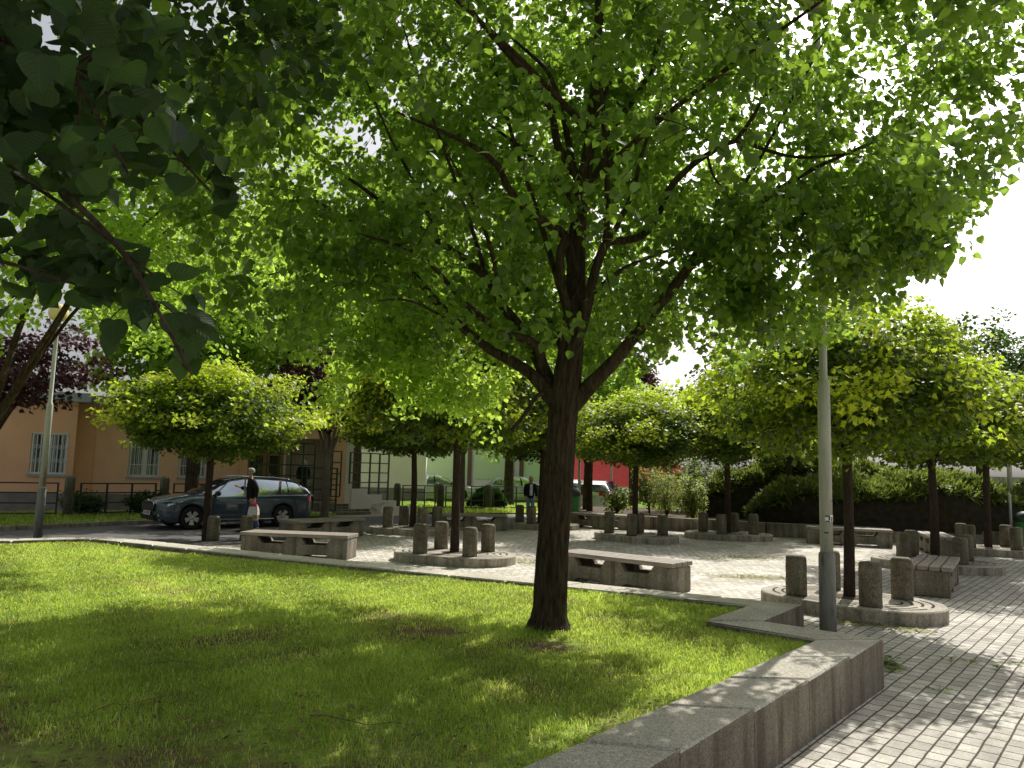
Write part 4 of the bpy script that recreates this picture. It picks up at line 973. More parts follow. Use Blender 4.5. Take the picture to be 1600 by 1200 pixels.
# ------------------------------------------------------------------ orange building
A0 = Vector((-16.4, 28.6)); dirB = Vector((math.cos(R(25)), math.sin(R(25)))); nB = Vector((dirB.y, -dirB.x))   # nB faces the camera
def bp(u, out=0, z=0): v = A0 + dirB * u + nB * out; return Vector((v.x, v.y, z))
BO = bp(0)
bld = thing('building', BO, 'single-storey orange rendered building with barred white windows behind the railing', 'building')
RB = Matrix.Rotation(R(25), 3, 'Z')
def bbox(mb, u0, u1, o0, o1, z0, z1, mi=0): mb.box(bp((u0 + u1) / 2, (o0 + o1) / 2, (z0 + z1) / 2), (u1 - u0, abs(o1 - o0), z1 - z0), R(25), mi)
# solve u for pixel column at the wall plane
def u_at(px, out=0):
    d = ray(px, 740); d2 = Vector((d.x, d.y)); a = A0 + nB * out
    # a + dir*u = t*d2
    det = dirB.x * (-d2.y) + d2.x * dirB.y
    return (a.x * d2.y - a.y * d2.x) / -( dirB.x * d2.y - dirB.y * d2.x) if abs(det) > 1e-9 else 0
def z_at(px, py, out=0):
    u = u_at(px, out); Y = bp(u, out).y; return PD(px, py, Y).z
UL, UR = -14, u_at(540)
HT = 3.9
wins = [(u_at(199), u_at(249)), (u_at(278), u_at(322))]
dr = (u_at(386), u_at(443)); pc0, pc1 = dr[1], u_at(520)
w = MB()
zs0, zs1 = z_at(225, 745), z_at(225, 683)
def wall_with_holes(mb, u0, u1, holes, o, th, z0, z1, mi=0):
    cuts = sorted(holes); cur = u0
    for (a, b_, za, zb) in cuts:
        bbox(mb, cur, a, o, o - th, z0, z1, mi); bbox(mb, a, b_, o, o - th, z0, za, mi); bbox(mb, a, b_, o, o - th, zb, z1, mi); cur = b_
    bbox(mb, cur, u1, o, o - th, z0, z1, mi)
HOLES = [(a, b_, zs0, zs1) for a, b_ in wins] + [(dr[0], pc1, -.1, 2.95)]
wall_with_holes(w, 0, UR, HOLES, 0, .35, -.1, HT)
w.build('wall', M['render_orange'], bld, BO)
# projecting left wing
w = MB(); po = .9; lw = (u_at(44, po), u_at(103, po)); lz0, lz1 = z_at(70, 741, po), z_at(70, 676, po)
u113 = u_at(113, po)
wall_with_holes(w, UL, u113, [(u113 - 8.6, u113 - 7.0, lz0, lz1), (lw[0], lw[1], lz0, lz1)], po, .35, -.1, HT)
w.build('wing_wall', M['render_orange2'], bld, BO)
w = MB(); bbox(w, u113 - .35, u113 - .002, po - .352, -.6, -.1, HT - .002); w.build('wing_return_wall', M['render_orange'], bld, BO)
w = MB(); bbox(w, UL, u113 + .02, po + .03, po + .002, -.1, .62); bbox(w, u113 + .02, dr[0] - .3, .03, .002, -.1, .58); w.build('plinth', M['plinth'], bld, BO)
w = MB(); bbox(w, UL - .3, u113 + .4, po + .4, -7, HT + .003, HT + .32); bbox(w, u113 + .42, UR + .3, .4, -7, HT + .003, HT + .32); w.build('roof', M['grey_metal'], bld, BO)
w = MB(); bbox(w, u_at(143), u_at(144.6), .05, .004, .58, HT - .01); bbox(w, u_at(371), u_at(373.5), .09, .004, -.05, HT - .01); w.build('downpipe', M['render_orange2'], bld, BO)
w = MB(); bbox(w, UR - .004, UR + .3, .0, -7, -.1, HT - .003); bbox(w, 0, UR, -6.7, -7, -.1, HT - .003); w.build('rear_wall', M['cream'], bld, BO)
def window(u0, u1, z0, z1, o, grille):
    f = MB(); t = .07; rec = -.12
    for (a, b_, za, zb) in ((u0, u1, z0, z0 + t), (u0, u1, z1 - t, z1), (u0, u0 + t, z0 + t, z1 - t), (u1 - t, u1, z0 + t, z1 - t), ((u0 + u1) / 2 - .055, (u0 + u1) / 2 + .055, z0 + t, z1 - t)):
        bbox(f, a, b_, o + rec, o + rec - .07, za, zb)
    fr = f.build('window', M['white'], bld, BO)
    g = MB(); bbox(g, u0 + t, u1 - t, o + rec - .03, o + rec - .04, z0 + t, z1 - t); g.build('pane', M['glass'], fr, BO)
    g = MB(); nf = 16
    for k in range(nf):
        ua = u0 + t + (u1 - u0 - 2 * t) * (k + .1) / nf; ub_ = u0 + t + (u1 - u0 - 2 * t) * (k + .75) / nf
        if k % 5 != 2: bbox(g, ua, ub_, o + rec - .015 - .006 * (k % 2), o + rec - .028, z0 + t, z1 - t)
    g.build('curtain', M['curtain'], fr, BO)
    g = MB()
    bo = o + .06 if grille == 1 else o - .03
    for k in range(9 if grille == 1 else 8):
        u = u0 + (u1 - u0) * (k + .5) / (9 if grille == 1 else 8); g.box(bp(u, bo, (z0 + z1) / 2), (.022, .022, z1 - z0), R(25))
        if grille == 1:
            for zz in (z0 + (z1 - z0) * .33, z0 + (z1 - z0) * .66):
                g.tube([bp(u - .09, bo + .013, zz - .07), bp(u - .01, bo + .013, zz + .01), bp(u, bo + .013, zz - .01), bp(u + .09, bo + .013, zz + .07)], .011, 5)
    for zz in ((z0 + .06, z1 - .02) if grille == 1 else (z0 + .5 * (z1 - z0) - .3, z0 + .5 * (z1 - z0) + .35)): g.box(bp((u0 + u1) / 2, bo + .013, zz), (u1 - u0, .022, .024), R(25))
    g.build('grille', M['white'], fr, BO)
    g = MB(); bbox(g, u0 - .05, u1 + .05, o + .09, o + .003, z0 - .07, z0 - .004); g.build('sill', M['grey_metal'], fr, BO)
window(lw[0], lw[1], lz0, lz1, po, 1); window(u113 - 8.6, u113 - 7.0, lz0, lz1, po, 1)
for a, b_ in wins: window(a, b_, zs0, zs1, 0, 2)
# porch: door and recessed cladding
PZ = .35
f = MB(); d0, d1 = dr; zt = 2.92; o_ = -.2; zm = z_at(410, 709)
def dbar(a, b_, za, zb, oo=0): bbox(f, a, b_, o_ + oo, o_ - .08, za, zb)
um = d0 + (d1 - d0) * .52
dbar(d0, d0 + .10, PZ, zt); dbar(um - .12, um + .12, PZ, zt, .01); dbar(d1 - .12, d1, PZ, zt); dbar(d0 + .1, um - .12, zt - .1, zt); dbar(um + .12, d1 - .12, zt - .1, zt); dbar(d0 + .1, um - .12, zm - .06, zm + .06); dbar(um + .12, d1 - .12, zm - .06, zm + .06); dbar(um + .12, d1 - .12, PZ, PZ + .25); dbar(d0 + .1, um - .12, PZ, PZ + .12)
dd = f.build('door', M['brown'], bld, BO)
g = MB(); bbox(g, d0 + .1, d1 - .12, o_ - .04, o_ - .05, PZ + .1, zt - .08); g.build('pane', M['dark_glass'], dd, BO)
g = MB(); g.box(bp(um + .16, o_ + .04, 1.35), (.03, .05, .3), R(25)); g.build('handle', M['chrome'], dd, BO)
w = MB(); ip = -1.6; nb_ = 12
for k in range(nb_): a = pc0 + (pc1 - pc0) * k / nb_; b_ = pc0 + (pc1 - pc0) * (k + 1) / nb_; bbox(w, a + .006, b_ - .006, ip + .002 * (k % 2), ip - .1, PZ, 3.2)
bbox(w, pc0, pc0 + .1, -.21, ip, PZ, 3.2); w.build('porch_wall', M['porch'], bld, BO)
w = MB(); bbox(w, d0 - .2, pc1, .9, ip, -.1, PZ); w.build('porch_floor', M['concrete'], bld, BO)
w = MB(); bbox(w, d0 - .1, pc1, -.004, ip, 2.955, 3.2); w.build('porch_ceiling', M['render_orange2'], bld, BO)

# ------------------------------------------------------------------ railings, posts, lattice
def post(p, h, r_, label, mat='bollard'):
    b = MB(); b.lathe((0, 0, 0), [(r_, -.1), (r_, h - .14), (r_ * .94, h - .08), (r_ * .72, h - .02), (r_ * .3, h), (.001, h)], 18)
    b.v = [(x * 1, y * 1, z) for x, y, z in b.v]; o = b.build('concrete_post', M[mat]); o.location = p
    return tag(o, label, 'post', 'rounded concrete posts of the railings')
def railing(a, c_, zs, nposts, label, r_=.024, z0=0, mat='rail_dark', ends=True):
    a = Vector((*a, z0)); c_ = Vector((*c_, z0)); o = thing('railing', a, label, 'railing'); d = c_ - a
    for z in zs:
        b = MB(); b.box((a + c_) / 2 + Vector((0, 0, z)), (d.length, r_ * 1.3, r_ * 1.7), math.atan2(d.y, d.x)); b.build('rail', M[mat], o, a)
    for k in range(nposts):
        t = k / (nposts - 1); p = a.lerp(c_, t); b = MB(); b.box(p + Vector((0, 0, max(zs) / 2 - .01)), (r_ * 2.1, r_ * 2.1, max(zs) + .06), math.atan2(d.y, d.x)); b.build('upright', M[mat], o, a)
    return o
ZR = (.14, .46, .78, 1.08)
F1 = Vector((-13.9, 24.55)); F2 = Vector((-11.95, 26.9)); F0 = Vector((-22, 20.5)); F3 = Vector((-9.9, 28.2))
post((F1.x, F1.y, 0), 1.33, .15, 'dark rounded concrete post between two railings, left of the car')
post((F2.x, F2.y, 0), 1.33, .15, 'dark rounded concrete post behind the bonnet of the car')
railing((F0.x, F0.y), (F1.x - .3, F1.y - .12), ZR, 6, 'dark metal railing left of the left lamp post, in front of the orange building')
railing((F1.x + .22, F1.y + .25), (F2.x - .2, F2.y - .22), ZR, 4, 'dark metal railing between the two dark rounded posts')
railing((F2.x + .25, F2.y + .18), (F3.x, F3.y), ZR, 3, 'short dark railing behind the windscreen of the parked car')
# far railing
G = [(-4.85, 33.6), (-3.05, 34.6), (-.95, 36.0), (1.1, 37.2)]
post((*G[0], 0), 1.17, .15, 'pale rounded concrete post at the end of the green lattice'); post((*G[1], 0), 1.17, .16, 'concrete post half hidden by the slim dark maple trunk'); post((*G[2], 0), 1.17, .16, 'shaded concrete post in front of the box hedge')
post((-3.9, 41.5, 0), 1.1, .15, 'pale concrete post beyond the far railing near the parked cars')
for i in range(3):
    a, c_ = Vector(G[i]), Vector(G[i + 1]); d = (c_ - a).normalized() * .26
    railing(tuple(a + d), tuple(c_ - d), (.12, .44, .78, 1.08), 4, ['green railing right of the pale rounded post', 'green railing behind the slim dark maple trunk', 'green railing in front of the woman and box hedge'][i], .022, 0, 'green_paint')
railing((1.4, 37.4), (3.6, 38.6), (.12, .44, .78, 1.08), 4, 'green railing hidden behind the linden trunk', .022, 0, 'green_paint')
# stepped lattice with stairs
def lattice(px0, px1, Ya, Yb, cols, rows, z_lo, z_hi, label, slope=0):
    a = Vector(((px0 - 800) / 1200 * Ya, Ya, 0)); c_ = Vector(((px1 - 800) / 1200 * Yb, Yb, 0)); d = c_ - a
    o = thing('lattice_fence', a, label, 'lattice'); an = math.atan2(d.y, d.x)
    for k in range(cols + 1):
        p = a.lerp(c_, k / cols); lo_ = max(-.02, z_lo - slope * k / cols); b = MB(); b.box(p + Vector((0, 0, (lo_ + z_hi) / 2)), (.055, .055, z_hi - lo_), an); b.build('upright', M['green_paint'], o, a)
    for j in range(rows + 1):
        z = z_lo - slope + (z_hi - z_lo + slope) * j / rows
        t0 = 0 if z >= z_lo or slope == 0 else min(1, (z_lo - z) / slope)
        p0 = a.lerp(c_, t0)
        if (c_ - p0).length > .1: b = MB(); b.box((p0 + c_) / 2 + Vector((0, 0, z)), ((c_ - p0).length, .042, .042), an); b.build('rail', M['green_paint'], o, a)
    return o
lattice(404, 497, 28.6, 29.2, 5, 6, .22, 2.65, 'dark green square lattice in front of the porch, behind the car')
lattice(524, 538, 29.4, 29.5, 1, 4, .7, 2.4, 'narrow green lattice strip beside the orange pillar')
lattice(552, 612, 31.0, 33.2, 4, 6, 1.15, 2.4, 'tall green stepped lattice against the cream wall', 1.15)
railing((-7.6, 29.0), (-6.6, 29.6), (.55, .95, 1.35, 1.75), 2, 'green handrail between the purple tree and the steps', .026, 0, 'green_paint')
# steps with side wall
SO = Vector((-6.6, 29.6, 0)); s_ = thing('steps', SO, 'concrete entrance steps with a cream stepped side wall behind the purple tree', 'steps')
b = MB()
for k in range(4): b.box(SO + Vector((.15 + .12 * k, .7 - .32 * k + .9, .35 - .085 * k - .05)), (1.5, .32, .1 + .5 * (0)), R(38))
b.build('tread', M['concrete'], s_, SO)
b = MB()
for k in range(4): p = SO + Vector((.35, 1.0, 0)) + Vector((math.cos(R(42)), math.sin(R(42)), 0)) * (.35 + .7 * k); hh = 1.0 - .24 * k; b.box(p + Vector((0, 0, hh / 2 - .03)), (.7, .2, hh), R(42))
b.build('side_wall', M['cream'], s_, SO)

# ------------------------------------------------------------------ cream / green building and red building
def simple_building(name, org, label, parts):
    o = thing(name, org, label, 'building')
    for nm, mat, boxes in parts:
        mb = MB()
        for (cx, cy, cz, dx, dy, dz, rz) in boxes: mb.box((cx, cy, cz), (dx, dy, dz), rz)
        mb.build(nm, M[mat], o, org)
    return o
XA = lambda px, Y: (px - 800) / 1200 * Y
Yc = 47
x0, x1, x2 = XA(540, 38), XA(672, 46.5), XA(1000, 50)
cb = [(( -11 + x1) / 2, 46, 3.6, x1 + 11, .6, 7.4, R(0))]
simple_building('building', (XA(600, 46), 46, 0), 'cream rendered building wing behind the tall green lattice', [('wall', 'cream', cb), ('plinth', 'plinth', [((-11 + x1) / 2, 45.66, .3, x1 + 11, .06, .7, 0)])])
Yg = 52
def zg(py): return PD(760, py, Yg).z
gb = []
simple_building('building', (2, Yg, 0), 'white building with pale green panels and brown pilasters behind the parked cars', [
    ('wall', 'white', [((XA(896, Yg) + XA(655, Yg)) / 2, Yg, 3.9, XA(896, Yg) - XA(655, Yg), .6, 8.0, 0)]),
    ('panel', 'pale_green', [(XA((a + b_) / 2, Yg), Yg - .33, (zg(749) + zg(640)) / 2, XA(b_, Yg) - XA(a, Yg), .05, zg(640) - zg(749), 0) for a, b_ in ((671, 737), (746, 802), (820, 894))]),
    ('lower_panel', 'pale_green', [(XA(778, Yg), Yg - .33, (zg(772) - .05) / 2 + 0, XA(890, Yg) - XA(668, Yg), .05, zg(772) + .05, 0)]),
    ('pilaster', 'pilaster', [(XA(p, Yg), Yg - .38, 4, .28, .1, 7.9, 0) for p in (738, 803, 818)]),
])
Yr = 60
rb = thing('building', (6.5, Yr, 0), 'low building with a dark red sloping roof and white wall beyond the street', 'building')
b = MB(); z0_, z1_ = .75, PD(950, 690, Yr + 3).z
b.box((XA(960, Yr), Yr, z0_ / 2), (XA(1060, Yr) - XA(880, Yr), 1, z0_), 0); b.build('wall', M['white'], rb, (6.5, Yr, 0))
b = MB(); b.box((XA(965, Yr), Yr + 1.3, (z0_ + z1_) / 2), (XA(1070, Yr) - XA(880, Yr) + 1, .2, (z1_ - z0_) * 1.3), rot=Matrix.Rotation(R(-38), 3, 'X')); b.build('roof', M['red_roof'], rb, (6.5, Yr, 0))
b = MB(); b.box((XA(1590, 44), 44, PD(1560, 745, 44).z / 2), (22, .3, PD(1560, 745, 44).z), R(-6)); tag(b.build('boundary_wall', M['far_wall'], org=(XA(1590, 44), 44, 0)), 'plain pale grey concrete boundary wall behind the hedge at the right', 'wall')

# ------------------------------------------------------------------ cars
def lerp(a, b, t): return a + (b - a) * t
def interp(x, tab):
    if x <= tab[0][0]: return tab[0][1]
    for (a, va), (b, vb) in zip(tab[:-1], tab[1:]):
        if x <= b: return lerp(va, vb, (x - a) / (b - a))
    return tab[-1][1]
def smoothstep_interp(x, tab):
    if x <= tab[0][0]: return tab[0][1]
    for (a, va), (b, vb) in zip(tab[:-1], tab[1:]):
        if x <= b: t = (x - a) / (b - a); return lerp(va, vb, t * t * (3 - 2 * t) * .5 + t * .5)
    return tab[-1][1]
HWT = [(-2.34, .70), (-2.28, .78), (-2.1, .84), (-1.7, .885), (-1.0, .90), (1.2, .90), (1.75, .885), (2.0, .84), (2.18, .76), (2.28, .66), (2.34, .52)]
SHT = [(-2.34, .90), (-2.1, .96), (-1.2, .955), (0, .93), (.9, .905), (1.4, .88), (1.9, .80), (2.15, .72), (2.34, .62)]
TOT = [(-2.34, .92), (-2.1, .98), (.95, .98), (1.1, .985), (1.5, .95), (1.9, .88), (2.15, .80), (2.28, .73), (2.34, .66)]
RFT = [(-2.27, .97), (-2.16, 1.07), (-2.0, 1.19), (-1.82, 1.30), (-1.6, 1.375), (-1.2, 1.425), (-.6, 1.46), (-.1, 1.455), (.25, 1.40), (.6, 1.24), (.85, 1.10), (1.06, .985)]
WX = (1.44, -1.24); RA = .355
def hw(x): return interp(x, HWT)
def zbot(x):
    z = .19 if x > -2.0 and x < 2.1 else .19 + .09 * min(1, (abs(x) - 2.0) / .3)
    for w_ in WX:
        if abs(x - w_) < RA: z = max(z, .32 + math.sqrt(RA * RA - (x - w_) ** 2))
    return z
def section(x):
    h = hw(x); zb = zbot(x); sh = interp(x, SHT); tp = interp(x, TOT)
    pts = [(h - .16, zb - .0 if zb < .25 else zb - .02), (h - .04, zb + .0), (h - .012, zb + .03)]
    for (dy, z) in ((0, .42), (.006, .55), (.0, .68), (.008, .76), (-.012, sh - .05), (-.04, sh)): pts.append((h + dy, max(z, zb + .035 + .002 * len(pts))))
    pts += [(h - .14, lerp(sh, tp, .55)), (h * .5, lerp(sh, tp, .93)), (0, tp)]
    return pts
def make_car(name, label, paint, cat='car'):
    o = thing(name, (0, 0, 0), label, cat); b = MB()
    xs = [-2.34, -2.31, -2.25] + list(np.arange(-2.2, 2.2, .05)) + [2.22, 2.27, 2.31, 2.34]
    secs = [section(x) for x in xs]; m_ = len(secs[0]); row = 2 * m_ - 1
    vs = []
    for x, sc_ in zip(xs, secs):
        bow = lambda y: x - (.0 if abs(x) < 2 else math.copysign(.16, x) * (abs(y) / .9) ** 2 * min(1, (abs(x) - 2) / .3))
        for (y, z) in sc_: vs.append((bow(y), y, z))
        for (y, z) in reversed(sc_[:-1]): vs.append((bow(y), -y, z))
    fs = [(i * row + k, i * row + k + 1, (i + 1) * row + k + 1, (i + 1) * row + k) for i in range(len(xs) - 1) for k in range(row - 1)]
    b.add(vs, fs, 0, True); b.add(vs[:row], [tuple(range(row))]); b.add(vs[-row:], [tuple(range(row))])
    b.build('body', paint, o)
    u_ = MB(); u_.box((0, 0, .36), (4.3, 1.42, .3)); u_.box((0, 0, .30), (2.0, 1.7, .16)); u_.build('underbody', M['black_plastic'], o)
    # greenhouse
    gx = list(np.linspace(1.06, -2.27, 48))
    def gsec(x, e=0):
        zr = smoothstep_interp(x, RFT); sh = interp(x, SHT) - .01; hb = hw(x) - .045; t = min(1, max(0, (zr - sh) / .48))
        hr = lerp(hb, .60, t)
        return [(hb + e, sh), (lerp(hb, hr, .5) + .012 + e, lerp(sh, zr, .52)), (hr + e, lerp(sh, zr, .88)), (hr - .06 + e * .5, lerp(sh, zr, .965) + e), (hr * .5, zr - .003 + e), (0, zr + e)]
    def loft(secf, xs_, nm, mat, sel=None):
        mb = MB(); S_ = [secf(x) for x in xs_]; k_ = len(S_[0]); rw_ = 2 * k_ - 1; v_ = []
        for x, s1 in zip(xs_, S_):
            v_ += [(x, y, z) for y, z in s1] + [(x, -y, z) for y, z in reversed(s1[:-1])]
        mb.add(v_, [(i * rw_ + k, i * rw_ + k + 1, (i + 1) * rw_ + k + 1, (i + 1) * rw_ + k) for i in range(len(xs_) - 1) for k in range(rw_ - 1) if sel is None or sel(k)], 0, True)
        return mb.build(nm, mat, o)
    kk_ = lambda k: min(k, 9 - k)
    loft(gsec, gx, 'side_window', M['car_side_glass'], lambda k: kk_(k) < 2)
    loft(gsec, gx, 'windscreen', M['car_glass'], lambda k: kk_(k) >= 2)
    loft(lambda x: gsec(x, .008)[2:], list(np.linspace(.22, -1.86, 30)), 'roof', paint)
    # pillars
    pl = MB()
    def side_pt(x, t, e=.012):
        s1 = gsec(x, e); ys = [p[0] for p in s1[:4]]; zs = [p[1] for p in s1[:4]]; T_ = t * 2.7
        k = min(2, int(T_)); f_ = T_ - k; return Vector((x, lerp(ys[k], ys[k + 1], f_), lerp(zs[k], zs[k + 1], f_)))
    dk = MB()
    for sg in (-1, 1):
        def strip(mb, xa, xb, wa, wb, n=6):
            v_ = []
            for k in range(n + 1):
                t = k / n; x = lerp(xa, xb, t); w_ = lerp(wa, wb, t)
                for dx in (-w_, w_):
                    p = side_pt(min(1.0, x + dx), t); v_.append((p.x, sg * p.y, p.z))
            mb.add(v_, [(2 * k, 2 * k + 1, 2 * k + 3, 2 * k + 2) for k in range(n)], 0, True)
        strip(pl, 1.0, .30, .05, .04); strip(dk, -.18, -.26, .045, .04); strip(dk, -1.10, -1.28, .04, .035); strip(pl, -2.08, -1.80, .10, .10); strip(dk, -1.42, -1.42, .012, .012)
        # belt and roof trims
        v_ = []
        for k in range(21):
            x = lerp(.93, -2.05, k / 20)
            for t in (.0, .035): p = side_pt(x, t, .014); v_.append((p.x, sg * p.y, p.z))
        dk.add(v_, [(2 * k, 2 * k + 1, 2 * k + 3, 2 * k + 2) for k in range(20)], 1)
    pl.build('pillar', paint, o); dk.build('trim', [M['black_plastic'], M['chrome']], o)
    rr = MB()
    for sg in (-1, 1): rr.tube([(.05, sg * .57, 1.445), (-.1, sg * .575, 1.475), (-1.0, sg * .565, 1.465), (-1.5, sg * .55, 1.415), (-1.66, sg * .54, 1.375)], .014, 6)
    rr.build('roof_rail', M['chrome'], o)
    # door cuts, handles, side moulding
    dc = MB()
    for sg in (-1, 1):
        for x in (.86, -.22, -1.18):
            v_ = []
            zz = [.27, .42, .55, .68, .76, .87]
            for z in zz:
                y = interp(z, [(p[1], p[0]) for p in section(x)[2:9]]) + .003
                xx = x + (.16 * (z - .5) if x == -1.18 else 0) ; v_ += [(xx - .006, sg * y, z), (xx + .006, sg * y, z)]
            dc.add(v_, [(2 * k, 2 * k + 1, 2 * k + 3, 2 * k + 2) for k in range(len(zz) - 1)])
        dc.box((.0, sg * .905, .265), (1.9, .02, .03), mi=1)
    dc.build('door_seam', [M['black_plastic'], M['chrome']], o)
    for sg in (-1, 1):
        for x in (-.05, -1.0): h_ = MB(); h_.box((x, sg * .915, .79), (.2, .03, .03), bev=.008); h_.build('door_handle', paint, o)
        mrr = MB(); mrr.box((.80, sg * .98, .995), (.12, .2, .14), bev=.035); mrr.box((.80, sg * .88, .96), (.06, .1, .04)); mrr.build('wing_mirror', M['black_plastic'], o)
        # head and tail lights follow the flank
        hl = MB(); v_ = []
        for k in range(8):
            x = lerp(1.72, 2.20, k / 7)
            for z in (lerp(.755, .62, k / 7), lerp(.80, .735, k / 7)):
                s1 = section(x); y = interp(z, sorted([(p[1], p[0]) for p in s1[2:11]])) + .008
                bw = x - (.0 if x < 2 else .16 * (y / .9) ** 2 * min(1, (x - 2) / .3)) + .006; v_.append((bw, sg * y, z))
        hl.add(v_, [(2 * k, 2 * k + 1, 2 * k + 3, 2 * k + 2) for k in range(7)], 0, True); hl.build('headlight', M['headlight'], o)
        tl = MB(); v_ = []
        for k in range(6):
            x = lerp(-2.05, -2.33, k / 5)
            for z in (.76, .93):
                y = hw(x) - (.0 if z < .9 else .03) + .01; bw = x + (.16 * (y / .9) ** 2 * min(1, max(0, (abs(x) - 2) / .3))) - .008; v_.append((bw, sg * y, z))
        tl.add(v_, [(2 * k, 2 * k + 1, 2 * k + 3, 2 * k + 2) for k in range(5)], 0, True); tl.box((-2.345, sg * .50, .845), (.02, .30, .16)); tl.build('tail_light', M['red_lens'], o)
        fgl = MB(); fgl.box((2.235, sg * .60, .40), (.05, .16, .045), sg * -.5, 0); fgl.box((2.19, sg * .66, .28), (.04, .24, .02), sg * -.7, 0); fgl.build('fog_light', M['headlight'], o)
    gr = MB(); gr.prism([(-.42, .50), (.42, .50), (.50, .70), (.3, .755), (-.3, .755), (-.50, .70)], 2.30, 2.352, mat=Matrix(((0, 0, 1), (1, 0, 0), (0, 1, 0)))); gr.build('grille', M['black_plastic'], o)
    gt = MB()
    for k in range(11): gt.box((2.355, -.38 + .076 * k, .61), (.006, .008, .17))
    gt.tube([(2.35, -.42, .50), (2.35, -.50, .70), (2.33, -.3, .76), (2.33, .3, .76), (2.35, .50, .70), (2.35, .42, .50), (2.35, -.42, .50)], .009, 5); gt.lathe((2.345, 0, .775), [(.045, -.01), (.045, .02)], 14, axis=Matrix.Rotation(R(90), 3, 'Y')); gt.build('grille_trim', M['chrome'], o)
    lw_ = MB(); lw_.box((2.30, 0, .33), (.09, 1.05, .14)); lw_.build('lower_grille', M['black_plastic'], o)
    for (x, s2) in ((2.362, 1), (-2.352, -1)):
        pb_ = MB(); pb_.box((x, 0, .445 if s2 == 1 else .63), (.012, .52, .112)); ppl = pb_.build('number_plate', M['plate_white'], o)
        tx = bpy.data.curves.new('plate_text', 'FONT'); tx.body = '6T1 6730'; tx.size = .105; tx.align_x = 'CENTER'; tx.align_y = 'CENTER'; tx.extrude = .001
        to = bpy.data.objects.new('plate_text', tx); col.objects.link(to)
        to.rotation_euler = (R(90), 0, R(90) if s2 == 1 else R(-90)); to.location = (x + .0085 * s2, 0, .447 if s2 == 1 else .632)
        bpy.context.view_layer.update(); dg = bpy.context.evaluated_depsgraph_get(); tme = bpy.data.meshes.new_from_object(to.evaluated_get(dg)); tme.transform(to.matrix_world)
        bpy.data.objects.remove(to); tme.materials.clear(); tme.materials.append(M['ink']); t2 = bpy.data.objects.new('plate_text', tme); col.objects.link(t2); t2.parent = ppl
    for x in WX:
        for sg in (-1, 1):
            ax = Matrix.Rotation(R(-90 * sg), 3, 'X')      # local z -> outward y
            wb = MB(); wb.lathe((x, sg * .78, .32), [(.21, -.10), (.30, -.10), (.318, -.07), (.32, 0), (.318, .07), (.30, .105), (.225, .11), (.215, .09)], 32, axis=ax, cap=False)
            ty = wb.build('wheel', M['rubber'], o)
            ri = MB(); ri.lathe((x, sg * .78, .32), [(.222, .105), (.222, .112), (.195, .108), (.188, .06), (.188, .0), (.001, .0)], 32, axis=ax, cap=False, mi=0)
            ri.lathe((x, sg * .78, .32), [(.001, .085), (.05, .09), (.055, .06)], 16, axis=ax, cap=False, mi=1)
            for k in range(5):
                a = 2 * PI * k / 5 + .3; poly = [(.03 * math.cos(a + t) / max(.3, 1) if False else 0, 0) for t in (0,)]
                ca, sa = math.cos(a), math.sin(a)
                def pt(r0, w_, z): return ax @ Vector((ca * r0 - sa * w_, sa * r0 + ca * w_, z)) + Vector((x, sg * .78, .32))
                v_ = [pt(.03, -.035, .088), pt(.03, .035, .088), pt(.20, .075, .100), pt(.20, -.075, .100), pt(.03, -.035, .03), pt(.03, .035, .03), pt(.20, .07, .05), pt(.20, -.07, .05)]
                ri.add(v_, [(0, 1, 2, 3), (0, 4, 5, 1), (1, 5, 6, 2), (3, 2, 6, 7), (0, 3, 7, 4)], 1)
            ri.build('rim', [M['black_plastic'], M['alloy']], ty)
    return o
car = make_car('parked_car', 'dark blue-grey estate car parked behind the two bollards at the left', M['car_dark'])
fw = Vector((-8.70, 21.55)); rwv = Vector((-6.80, 23.3)); hd = math.atan2(fw.y - rwv.y, fw.x - rwv.x)
# near side is the car's left (+y) when it points to the lower left
cpos = (fw + rwv) / 2 - Vector((math.cos(hd), math.sin(hd))) * .10; leftv = Vector((-math.sin(hd), math.cos(hd)))
cpos = cpos - leftv * .88
car.location = (cpos.x, cpos.y, -.008); car.rotation_euler = (0, 0, hd)
def repaint(root, mat):
    for ch in root.children:
        for sl in ch.material_slots:
            if sl.material == M['car_dark']: sl.link = 'OBJECT'; sl.material = mat
for (px, Y, rz, mat, lab) in ((935, 40, 78, 'car_white', 'white car seen from behind, beyond the bench right of the linden trunk'), (897, 43.5, 80, 'car_white', 'white car mostly hidden behind the green bin'), (690, 47.5, 4, 'car_white', 'white parked car beyond the green railing, left of the box hedge'), (822, 48, 4, 'car_silver', 'pale silver parked car beyond the railing behind the woman')):
    c2 = dup(car, (XA(px, Y), Y, -.02), R(rz), lab); repaint(c2, M[mat])

# ------------------------------------------------------------------ bins, poles, sign
def bin_(loc, label, h=1.0, r_=.27):
    o = thing('litter_bin', loc, label, 'litter bin', None); b = MB()
    b.lathe((0, 0, 0), [(r_ * .82, .12), (r_ * .9, .2), (r_, h * .72), (r_, h * .76)], 20); b.build('body', M['bin_green'], o)
    b = MB(); b.lathe((0, 0, 0), [(r_ * 1.12, h * .76), (r_ * 1.16, h * .84), (r_ * 1.0, h * .95), (r_ * .5, h * 1.03), (.001, h * 1.05)], 20); b.build('lid', M['bin_dark'], o)
    b = MB(); b.box((r_ * 1.1, .05, h * .6 - .1), (.05, .05, h * 1.2 + .2)); b.build('stand', M['galv'], o)
    return o
bin_((XA(893, 28), 28, -.02), 'green litter bin with a dark lid just right of the linden trunk', 1.35, .36)
bin_((XA(1570, 23.2), 22.3, -.02), 'green litter bin in front of the hedge at the right edge', 1.05, .3)
o = thing('signpost', (XA(958, 41), 41, 0), 'round blue and red no-parking sign on a grey pole in front of the red roof', 'sign')
